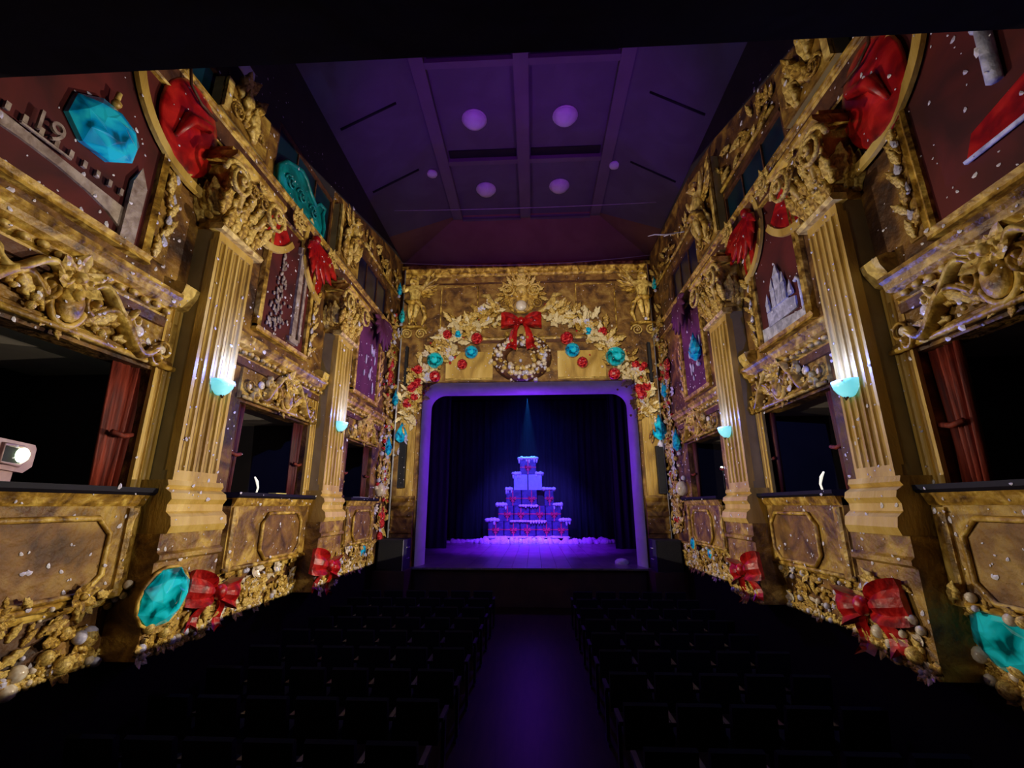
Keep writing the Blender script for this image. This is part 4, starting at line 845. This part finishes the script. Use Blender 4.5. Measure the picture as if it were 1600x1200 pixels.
# corner pipes and wires
for S, x_, nm in ((LEFT, XL + .12, 'left'), (RIGHT, XR - .1, 'right')):
    t = thing('corner_pipe', 'thin pale vertical pipe in the %s corner beside the stage' % nm, 'pipe', (x_, YP - .22, -.95), 0)
    obj('pipe', MB().tube([(0, 0, 0), (0, 0, 9.1)], .03 if nm == 'left' else .018, 6), 'steel', t)
    for zz in (.2, 2.5, 5, 7.5): obj('clip', MB().box(-.05, .05, 0, .2, zz, zz + .05), 'steel', t)
def sag(a, b, s_, n_=16): return [(a[0]+(b[0]-a[0])*i/n_, a[1]+(b[1]-a[1])*i/n_, a[2]+(b[2]-a[2])*i/n_ - s_*4*(i/n_)*(1-i/n_)) for i in range(n_+1)]
for (a, b, s_, lab) in (((-4.6, 13.9, 8.25), (4.1, 13.9, 8.3), .22, 'slack pale wire strung across the top of the stage wall'),
                        ((-4.1, 11.5, 8.6), (3.7, 11.5, 8.6), .05, 'thin wire stretched under the ceiling nearer the stage'),
                        ((-4.1, 6.3, 8.6), (3.7, 6.0, 8.6), .05, 'thin wire stretched under the ceiling nearer the camera')):
    o = obj('wire', MB().tube(sag(a, b, s_), .011, 5), 'wire'); tag(o, lab, 'wire')
t = thing('wall_branch', 'bare thin branch-like hook sticking out from the right gallery', 'hook', RIGHT.P(10.6, 7.0, .1), RIGHT.rz)
obj('stem', MB().tube([(0, 0, 0), (.1, .25, .02), (.05, .5, -.05), (.1, .75, .0), (.05, .95, -.08)], [.03, .025, .02, .018, .008], 5), 'frame_white', t)
obj('twig', MB().tube([(.1, .3, .02), (.3, .45, .06)], .012, 5), 'frame_white', t)

# ------------------------------------------------------------------ ceiling lamps
for (x_, y_, z_, r_, lab) in ((-1.42, 9.38, FZ, .31, 'dome light in the near left ceiling panel'), (.93, 9.38, FZ, .31, 'dome light in the near right ceiling panel'),
                        (-1.39, 12.05, FZ, .3, 'dome light in the far left ceiling panel'), (.92, 12.0, FZ, .3, 'dome light in the far right ceiling panel'),
                        (-2.88, 11.0, 9.47, .15, 'small round light on the left ceiling slope'), (2.46, 11.0, 9.54, .15, 'small round light on the right ceiling slope')):
    t = thing('ceiling_lamp', 'unlit round ' + lab, 'lamp', (x_, y_, z_), 0)
    obj('glass_dome', MB().lathe([(r_, -.02), (r_*.97, -.06), (r_*.8, -.13*r_/.3), (r_*.5, -.18*r_/.3), (r_*.1, -.2*r_/.3)], 20), 'lamp_glass', t)
    obj('rim', MB().lathe([(r_*1.04, .0), (r_*1.06, -.03), (r_*.98, -.04)], 20), 'frame_white', t)

# ------------------------------------------------------------------ speakers on the stage corners
for x0, x1, y0, nm in ((-4.55, -3.78, 13.55, 'left'), (3.4, 4.12, 13.55, 'right')):
    t = thing('stage_speaker', 'black bass speaker cabinet on the %s front corner of the stage' % nm, 'speaker', ((x0+x1)/2, y0, Z_STAGE), 0)
    hw = (x1-x0)/2
    obj('cabinet', MB().box(-hw, hw, 0, .85, .0, .84), 'speaker_black', t)
    obj('grille', MB().box(-hw + .04, hw - .04, -.03, 0, .04, .8), 'grille', t)
    for zz in (.3, .6): obj('handle', MB().tube([(hw if nm == 'left' else -hw, .3, zz), ((hw+.03) if nm == 'left' else -hw-.03, .35, zz), ((hw+.03) if nm == 'left' else -hw-.03, .5, zz), (hw if nm == 'left' else -hw, .55, zz)], .015, 5), 'steel', t)
    obj('edge_strip', MB().box((hw - .02) if nm == 'left' else -hw, hw if nm == 'left' else (-hw + .02), -.035, -.03, 0, .84), 'steel' if nm == 'left' else 'speaker_black', t)
for sx, nm in ((XL, 'left'), (XR, 'right')):   # shelves that carry the speakers beside the stage lip
    o = obj('stage_lip', MB().box(sx if sx < 0 else 3.3, -3.7 if sx < 0 else sx, 13.45, YP - .25, Z_FLOOR, Z_STAGE), 'stage_fascia'); tag(o, 'dark platform at the %s end of the stage front carrying a speaker' % nm, 'platform')

# ------------------------------------------------------------------ gifts on the stage
GY = 23.8; Z0 = -1.5
t = thing('gift_platform', 'low dark platform under the pile of wrapped gifts', 'platform', (-.33, GY + .1, Z_STAGE), 0)
obj('deck', MB().box(-2.15, 2.15, -.5, .7, .0, -Z_STAGE + Z0), 'speaker_black', t)
def snow_mb(w_, d_, h_, seed, drips=True):
    r = random.Random(seed); m = MB(); n_ = max(3, int(w_ / .13))
    for i in range(n_ + 1):
        x_ = -w_/2 + w_*i/n_; m.ell((x_, r.uniform(-.03, .03) - d_*.3, h_*.4), (w_/n_*.85, d_*.4, h_*r.uniform(.5, .9)), 7, 5)
        m.ell((x_, d_*.25, h_*.4), (w_/n_*.85, d_*.4, h_*r.uniform(.5, .8)), 7, 5)
        if drips and r.random() < .5: m.ell((x_, -d_*.5, -h_*.35), (w_/n_*.4, .05, h_*r.uniform(.5, 1.2)), 6, 4)
    return m
def gift(x0, x1, z0, z1, lab, mat='gift_wrap', y=0.0, snow=None, bowx=0.0, vonly=False, group=None):
    w_ = x1 - x0 - .03; h_ = z1 - z0 - .01; d_ = .7; hw = w_/2
    t = thing('gift_box', lab, 'gift', ((x0+x1)/2, GY + y, z0), 0, group)
    m = MB(); c = .03; m.ex_z([(-hw+c, -d_/2), (hw-c, -d_/2), (hw, -d_/2+c), (hw, d_/2-c), (hw-c, d_/2), (-hw+c, d_/2), (-hw, d_/2-c), (-hw, -d_/2+c)], 0, h_)
    obj('box_body', m, mat, t)
    if vonly:
        obj('ribbon', MB().box(-.03, .03, -d_/2 - .012, -d_/2, 0, h_), 'speaker_black', t)
    else:
        obj('ribbon', MB().box(-hw, hw, -d_/2 - .012, -d_/2, h_*.44, h_*.5), 'gift_ribbon', t)
        obj('ribbon', MB().box(bowx*hw - .025, bowx*hw + .025, -d_/2 - .014, -d_/2, 0, h_), 'gift_ribbon', t)
        b = MB()
        for sg in (-1, 1):
            l = bow_loop_mb(sg); l.xf(Matrix.Rotation(pi, 4, 'Z')); b.add([(a*.16, y_*.2, z_*.2) for a, y_, z_ in l.v], l.f)
            l = bow_tail_mb(sg, 1.2); l.xf(Matrix.Rotation(pi, 4, 'Z')); b.add([(a*.13, y_*.2, z_*.15) for a, y_, z_ in l.v], l.f)
        obj('ribbon_bow', b, 'gift_ribbon', t, (bowx*hw, -d_/2 - .015, h_*.47))
    return t
def snowcap(x0, x1, z, lab, h_=.15, y=0.0, d_=.74, icicles=()):
    o = obj('snow_patch', snow_mb(x1 - x0, d_, h_, int(x0*100 + z*10)), 'snow', None, ((x0+x1)/2, GY + y, z)); tag(o, lab, 'snow'); return o
rows = [(-2.35, 5, .806, -1.5, -.75), (-1.84, 4, .795, -.75, .0), (-1.45, 3, .8, .0, .77)]
NM = [['far left end', 'second from left', 'middle', 'second from right', 'far right end'], ['left end', 'second from left', 'second from right', 'right end'], ['left end', 'middle', 'right end beyond the gap']]
RN = ['bottom row', 'second row from the bottom', 'third row from the bottom']
for r_, (xs, n_, ww, z0, z1) in enumerate(rows):
    for i in range(n_):
        a, b = xs + i*ww, xs + (i+1)*ww
        if r_ == 2 and i == 2: a, b = .5, 1.0
        gift(a, b, z0, z1, 'red ribboned gift, %s, %s' % (NM[r_][i], RN[r_]), bowx=(.0, .2, -.1, .3, .1)[(i + r_) % 5])
o = thing('gift_box', 'black shadowy gift set back in the gap of the third row', 'gift', (.37, GY + .35, .0))
obj('box_body', MB().box(-.2, .2, -.3, .2, 0, .7), 'speaker_black', o)
gift(-1.05, .42, .77, 1.55, 'wide pale gift box with a dark vertical seam, fourth row', 'gift_white', vonly=True)
gift(-.74, .13, 1.55, 2.32, 'topmost dark gift with red ribbon capped by bright snow')
for a, b, z, lab in ((-.76, .15, 2.31, 'snow cap on the topmost gift'), (-1.07, -.72, 1.54, 'snow on the left shoulder of the pale gift'), (.12, .44, 1.54, 'snow on the right shoulder of the pale gift'), (.5, 1.0, .76, 'snow on the right gift of the third row'),
                     (-1.43, -1.15, .76, 'thin snow on the left gift of the third row'), (-1.88, -1.45, -.01, 'snow on the left end gift of the second row'), (1.0, 1.36, -.01, 'snow on the right end gift of the second row'),
                     (-2.38, -1.86, -.76, 'snow on the far left gift of the bottom row'), (1.3, 1.74, -.76, 'snow on the far right gift of the bottom row')):
    snowcap(a, b, z, lab)
for a, b, z, lab in ((-.7, .1, -.03, 'line of snow along the front edge under the third row'), (-1.15, .5, -.78, 'line of snow along the front edge under the second row')):
    o = obj('snow_line', snow_mb(b - a, .1, .07, int(a*50)), 'snow', None, ((a+b)/2, GY - .4, z)); tag(o, lab, 'snow')
def mound(x0, x1, y, z, h_, dy, seed, lab):
    r = random.Random(seed); m = MB(); n_ = int((x1-x0)/.14)
    for i in range(n_):
        u = i/n_; m.ell((x0 + (x1-x0)*u + r.uniform(-.05, .05), r.uniform(-dy, dy), r.uniform(0, h_*.3)), (r.uniform(.12, .25), r.uniform(.12, .25), h_*r.uniform(.5, 1.0)), 7, 5)
    o = obj('snow_drift', m, 'snow', None, (0, y, z)); tag(o, lab, 'snow'); return o
mound(-5.0, -2.6, 23.5, Z_STAGE, .2, .1, 1, 'low drift of snow trailing to the left of the gifts')
mound(-2.7, 2.2, 23.15, Z_STAGE, .3, .12, 2, 'long drift of snow in front of the gift platform')
mound(2.1, 4.0, 23.4, Z_STAGE, .26, .15, 3, 'drift of snow trailing to the right of the gifts')
mound(-2.4, 1.7, 23.35, Z0 - .02, .08, .05, 4, 'roll of snow along the front edge of the gift platform')
mound(2.75, 2.98, 15.4, Z_STAGE, .14, .05, 5, 'small heap of pale snow at the right foot of the stage opening')

hz = bpy.data.materials.new('haze'); hz.use_nodes = True; hn = hz.node_tree; hn.nodes.clear()
ho = hn.nodes.new('ShaderNodeOutputMaterial'); hv = hn.nodes.new('ShaderNodeVolumeScatter'); hv.inputs['Density'].default_value = 0.012; hn.links.new(hv.outputs[0], ho.inputs['Volume']); MATS['haze'] = hz
o = obj('stage_haze', MB().box(-2.6, 2.0, 22.3, 26.2, -1.1, 6.2), 'haze'); tag(o, 'faint haze over the gifts that shows the blue beam', 'haze', None, 'stuff')
# ------------------------------------------------------------------ projector and small things in the boxes
t = thing('projector', 'pale pink projector with a glowing lens in the nearest left box', 'projector', (-4.78, 3.85, .2), radians(8)); t.scale = (.62, .62, .62)
obj('housing', MB().ex_x([(-.4, .2), (.1, .15), (.22, .25), (.22, .51), (.18, .57), (-.4, .61)], -.28, .22), 'projector_shell', t)
obj('side_frame', MB().tube([(.235, -.3, .27), (.235, .0, .25), (.235, .06, .31), (.235, .06, .45), (.235, .0, .51), (.235, -.3, .53)], .03, 6, True), 'projector_shell', t)
obj('recess', MB().box(.2, .228, -.3, .05, .25, .52), 'slot_black', t)
obj('lens', MB().ell((.24, -.0, .4), (.06, .1, .11), 12, 8), 'lens_light', t)
obj('foot', MB().box(-.2, .16, -.3, .02, .0, .17), 'projector_shell', t)
lamp('POINT', 'projector_spill', (-4.4, 3.92, .6), None, .5, (.7, 1.0, .7))
for S, y, nm in ((LEFT, 7.55, 'left'), (RIGHT, 6.95, 'right')):
    t = thing('reading_lamp', 'small curved white reading lamp on the middle box ledge of the %s wall' % nm, 'lamp', S.P(y, .2, -.05), S.rz)
    obj('stem', MB().tube([(0, 0, 0), (S.t*.03, 0, .1), (S.t*-.02, .0, .2), (S.t*-.1, 0, .27)], [.012, .015, .022, .012], 6), 'small_light', t)
    obj('foot', MB().lathe([(.05, 0), (.05, .015), (.02, .02)], 10), 'ledge_black', t)
t = thing('ledge_card', 'bright yellow card lying on the left middle box ledge', 'card', LEFT.P(7.75, .2, .2), LEFT.rz)
obj('card', MB().box(-.16, .16, -.06, .075, 0, .014), 'yellow_card', t)
t = thing('paper_stack', 'pale papers lying on the far left box ledge', 'paper', LEFT.P(11.9, .2, .1), LEFT.rz)
for i in range(4): obj('sheet', MB().box(-.3 + .12*i, -.05 + .13*i, -.08, .1, .004*i, .004*i + .01), 'lilac_glass', t)
t = thing('far_box_light', 'tiny green light inside the far right box', 'light', RIGHT.P(10.75, .2, -.2), RIGHT.rz)
obj('stand', MB().tube([(0, 0, 0), (0, 0, .6)], .012, 5), 'speaker_black', t); obj('lens', MB().ell((0, .02, .64), .035, 8, 5), 'lens_light', t)
t = thing('box_bust', 'small pale statuette standing in the far left box', 'statue', LEFT.P(11.1, .2, -.12), LEFT.rz)
link('body', FIG, t, (0, -.06, .24), (0, 0, 0), .27); obj('plinth', MB().box(-.07, .07, -.07, .07, -.0, .05), 'brown_trim', t)

# ------------------------------------------------------------------ ornaments fixed on the surface found by a ray towards the wall
bpy.context.view_layer.update(); DG = bpy.context.evaluated_depsgraph_get()
def depth(S, y, z):
    if S is FS:
        hit, p, nn, i_, o_, m_ = SC.ray_cast(DG, Vector((y, 9.0, z)), Vector((0, 1, 0)), distance=20)
        return (YP - p.y) if hit and p.y < YP + .05 else None
    hit, p, nn, i_, o_, m_ = SC.ray_cast(DG, Vector((-.23, y, z)), Vector((-S.o, 0, 0)), distance=12)
    return (p.x - S.X) * S.o if hit and abs(p.x - S.X) < .62 else None

GEMS = {'left': [('blue', 3.72, 3.9, .8, 'large, hanging over the bridge painting'), ('teal', 5.3, -.98, .72, 'large, low on the base of the nearest pilaster'), ('teal', 10.45, -1.12, .5, 'upright, low beside the farther red bow'), ('blue', 12.5, -1.15, .42, 'small, low near the stage speaker'),
                 ('blue', 13.9, 7.25, .36, 'high in the corner beside the stage'), ('teal', 14.0, 6.3, .42, 'in the corner garland under the high blue one'), ('blue', 14.2, 3.45, .42, 'on the corner garland at window height'), ('blue', 13.8, 1.8, .45, 'lowest on the corner garland')],
        'right': [('teal', 4.55, -1.1, .78, 'large, low at the right edge of the picture'), ('teal', 9.6, -1.0, .6, 'upright, low beside the farther red bow'), ('blue', 12.7, -.4, .4, 'tall, beside the far box front'), ('blue', 12.1, -.92, .36, 'small, low behind the speaker'), ('blue', 11.5, -1.1, .32, 'smallest, low near the speaker'),
                  ('teal', 13.7, 7.15, .36, 'high in the corner beside the stage'), ('blue', 10.7, 3.8, .55, 'drop-like, over the purple painting'), ('blue', 13.7, 3.5, .42, 'on the corner garland at window height'), ('blue', 12.95, 1.8, .48, 'low on the corner garland')]}
for S in SIDES:
    for i, (c, y, z, sz, lab) in enumerate(GEMS[S.n]):
        d = depth(S, y, z); d = .1 if d is None else max(d, 0)
        t = thing('jewel', '%s faceted jewel on the %s wall, %s' % (c, S.n, lab), 'jewel', S.P(y, z, d + .01), S.rz)
        if sz > .65 and z > 2:   # broad oval hanging jewel with its mount
            link('stone', shared('gem', gem_mb, 'blue_gem'), t, (0, 0, 0), (0, radians(-S.t * 20), 0), (sz, sz*.7, sz*.82))
            obj('mount', MB().tube([(0, .06, sz*.4), (0, .08, sz*.62)], .03, 6).ell((0, .08, sz*.44), .05, 8, 5), 'pale_gilt', t)
        elif z > 1.5:
            link('stone', shared('drop', drop_mb, c + '_gem'), t, (0, 0, 0), (0, 0, 0), sz)
            link('bead', shared('pearl_s', pearl_mb, 'lilac_glass'), t, (0, .02, -sz*.8), (0, 0, 0), .12)
        else:
            link('stone', shared('gem', gem_mb, c + '_gem'), t, (0, 0, 0), (0, radians(20), 0), (sz, sz*.55, sz*.85))
            obj('setting', MB().tube([(.5*sz*cos(2*pi*q/14), .02, .43*sz*sin(2*pi*q/14)) for q in range(14)], .02, 5, True), 'gilt', t, (0, 0, 0), (0, radians(20), 0))
for S, y, z, sz, lab in ((LEFT, 6.1, -1.08, .5, 'nearest'), (LEFT, 9.3, -1.15, .58, 'farther'), (RIGHT, 5.6, -1.08, .54, 'nearest'), (RIGHT, 8.6, -1.1, .55, 'farther')):
    d = max(depth(S, y, z) or 0, depth(S, y + .2, z) or 0, depth(S, y - .2, z) or 0)
    bow('wall_bow', 'glossy red bow low on the %s wall, %s of its two' % (S.n, lab), S.P(y, z, d), S.rz, sz, .9, radians(12 * S.t))
# pearls hanging by the far boxes
for S, y, z, sz in ((LEFT, 13.3, .45, .34), (RIGHT, 12.85, .45, .36)):
    d = max(depth(S, y, z) or 0, 0)
    t = thing('pearl_drop', 'big cream pearl hanging between the far box and the stage on the %s wall' % S.n, 'ornament', S.P(y, z, d), S.rz)
    link('pearl', shared('pearl_s', pearl_mb, 'pearl'), t, (0, 0, 0), (0, 0, 0), (sz, sz, sz*1.15)); link('bead', shared('pearl_s', pearl_mb, 'lilac_glass'), t, (0, 0, .28), (0, 0, 0), .14)
for S, y, z in ((LEFT, 13.75, -.5), (RIGHT, 13.3, 4.0), (LEFT, 13.6, 4.2)):
    d = max(depth(S, y, z) or 0, 0)
    t = thing('red_gem_cluster', 'red gem cluster on the %s wall next to the stage corner, %s' % (S.n, 'low down' if z < 0 else 'at picture height'), 'ornament', S.P(y, z, d), S.rz)
    for i in range(7): link('gem', shared('gem', gem_mb, 'red_gem'), t, (random.uniform(-.15, .15), .03, random.uniform(-.4, .4)), (0, random.random()*3, 0), random.uniform(.18, .34))
# flower borders along the foot of each wall, one per bay, and the corner garlands
for S in SIDES:
    for k, (y0, y1) in enumerate(((2.2, 5.6), (5.6, 9.6), (9.6, 13.4))):
        t = thing('flower_border', 'low border of gold leaves and pearls, %s of %s wall' % (BAYN[k], S.n), 'garland', S.P((y0+y1)/2, Z_ART), S.rz)
        cnt = (230, 270, 280)[k]
        for i in range(cnt):
            y = random.uniform(y0, y1); z = Z_ART + .03 + (random.random() ** 1.5) * (.75 if k == 0 else .6); d = depth(S, y, z)
            if d is None or d < -.05: continue
            u = random.random(); lp = (S.t*(y - (y0+y1)/2), d + .005, z - Z_ART)
            if u < .42: link('acanthus_leaf', LFm(random.choice(['gilt', 'pale_gilt', 'gilt'])), t, lp, (0, random.uniform(-1.6, 1.6), 0), random.uniform(.1, .26))
            elif u < .6: link('flower', shared('flower', flower_mb, random.choice(['gilt', 'pale_gilt', 'pearl'])), t, lp, (0, random.random(), 0), random.uniform(.14, .34))
            else: link('pearl', shared('pearl_s', pearl_mb, random.choice(['pearl', 'pale_gilt', 'lilac_glass'])), t, lp, (0, 0, 0), random.uniform(.04, .1) if k or random.random() < .6 else random.uniform(.09, .17))
        o = MB()
        for i in range(500):
            y = random.uniform(y0, y1); z = Z_ART + .01 + random.random() * .12; d = depth(S, y, z)
            if d is None or d < -.05: continue
            o.ell((S.t*(y - (y0+y1)/2), d + .01, z - Z_ART), random.uniform(.012, .03), 5, 3)
        ob = obj('tiny_beads', o, 'pale_gilt', t); ob['kind'] = 'stuff'
    y0, y1 = (13.05, 14.2) if S is LEFT else (12.75, 14.2)
    t = thing('corner_garland', 'tall hanging garland of flowers and beads on the %s wall next to the stage' % S.n, 'garland', S.P(13.6, -1.4), S.rz)
    for i in range(285):
        z = random.uniform(-.7, 6.2); y = random.gauss(13.75, .28); y = min(max(y, y0), y1); d = depth(S, y, z)
        if d is None or d < -.05: continue
        u = random.random(); lp = (S.t*(y - 13.6), d + .01, z + 1.4)
        if u < .4: link('acanthus_leaf', LFm(random.choice(['gilt', 'pale_gilt'])), t, lp, (0, random.uniform(-3, 3), 0), random.uniform(.2, .38))
        elif u < .58: link('flower', shared('flower', flower_mb, random.choice(['gilt', 'pearl', 'lilac_glass'])), t, lp, (0, random.random(), 0), random.uniform(.25, .42))
        else: link('bead', shared('pearl_s', pearl_mb, random.choice(['pearl', 'lilac_glass', 'red_gem', 'pale_gilt'])), t, lp, (0, 0, 0), random.uniform(.06, .15))
    # loose carved leaves and buds between the larger ornaments
    # the number on the left painting
for S in SIDES:
    m = MB(); r = random.Random(11 if S is LEFT else 12)
    for i in range(2100):
        y = r.uniform(2.3, 14.2); z = r.uniform(-1.55, 7.6) if r.random() < .8 else r.uniform(-1.5, 3)
        d = depth(S, y, z)
        if d is None or d < -.02: continue
        p = Vector(S.P(y, z, d)); q = r.random(); sz = .008 + .02 * q * q * q + (.03 if r.random() < .015 else 0)
        a = r.uniform(0, 3); pts = []
        for k in range(6):
            an = pi * k / 3; rr = sz * (1 if k % 2 else .82); u_, v_ = rr * cos(an), rr * 1.5 * sin(an)
            pts.append((p.x + S.o * .006, p.y + u_*cos(a) - v_*sin(a), p.z + u_*sin(a) + v_*cos(a)))
        tip = (p.x + S.o * (.006 + sz * .5), p.y, p.z)
        m.add(pts + [tip], [(k, (k+1) % 6, 6) for k in range(6)] + [tuple(range(6))])
    o = obj('projected_flecks', m, 'projected_fleck'); tag(o, 'white flecks of projected snow scattered over the gold %s wall' % S.n, 'flecks', None, 'stuff')  # sparkles of projected light put in as small white solids
m = MB(); r = random.Random(5)
for i in range(900):
    x_ = r.uniform(-4.5, 4.05); z = r.uniform(-.8, 8.0); d = depth(FS, x_, z)
    if d is None: continue
    sz = .006 + .014 * r.random() ** 2; m.ell((x_, YP - d - .004, z), (sz, sz*.6, sz), 5, 3)
o = obj('projected_flecks', m, 'projected_fleck'); tag(o, 'white snow flecks scattered over the gilded stage wall', 'flecks', None, 'stuff')

fc = bpy.data.curves.new('digits', 'FONT'); fc.body = '19'; fc.size = .3; fc.extrude = .015
to = bpy.data.objects.new('digits', fc); COL.objects.link(to); bpy.context.view_layer.update()
dm = bpy.data.meshes.new_from_object(to.evaluated_get(bpy.context.evaluated_depsgraph_get())); bpy.data.objects.remove(to)
dm.materials.clear(); dm.materials.append(M('stone_paint'))
t = thing('painted_number', 'pale number 19 painted above the bridge in the left painting', 'lettering', LEFT.P(3.08, 3.36, .1), LEFT.rz)
link('digits', dm, t, (0, 0, .0), (pi/2, 0, pi)); obj('underline', MB().box(-.4, .05, -.01, .01, -.06, -.04), 'stone_paint', t)

# ------------------------------------------------------------------ seating
def seat_meshes():
    d = {}
    d['seat'] = MB().ex_x([(-.2, .40), (.22, .42), (.26, .46), (.24, .5), (-.18, .49), (-.22, .45)], -.22, .22).mesh('seat', M('seat_fabric'))
    d['backrest'] = MB().ex_x([(-.2, .45), (-.16, .45), (-.24, .85), (-.27, .87), (-.31, .85), (-.25, .45)], -.23, .23).mesh('backrest', M('seat_fabric'))
    d['armrest'] = MB().ex_z([(-.025, -.2), (.025, -.2), (.025, .14), (-.025, .14)], .62, .66).mesh('armrest', M('seat_metal'))
    d['leg'] = MB().box(-.02, .02, -.06, .02, 0, .62).box(-.02, .02, -.16, .14, 0, .03).mesh('leg', M('seat_metal'))
    return d
SM = seat_meshes()
def seat(x_, y_, label, group):
    t = thing('auditorium_seat', label, 'chair', (x_, y_, Z_FLOOR), 0, group)
    link('seat', SM['seat'], t); link('backrest', SM['backrest'], t)
    for sg in (-1, 1): link('armrest', SM['armrest'], t, (sg*.25, 0, 0)); link('leg', SM['leg'], t, (sg*.25, 0, 0))
y = 4.0; row = 0
while y < 13.0:
    for i in range(6): seat(-1.3 - .56*i, y, 'dark upholstered seat in the rows left of the aisle', 'seats left of the aisle')
    for i in range(5): seat(1.15 + .56*i, y, 'dark upholstered seat in the rows right of the aisle', 'seats right of the aisle')
    y += .92; row += 1
print('objects', len(bpy.data.objects))
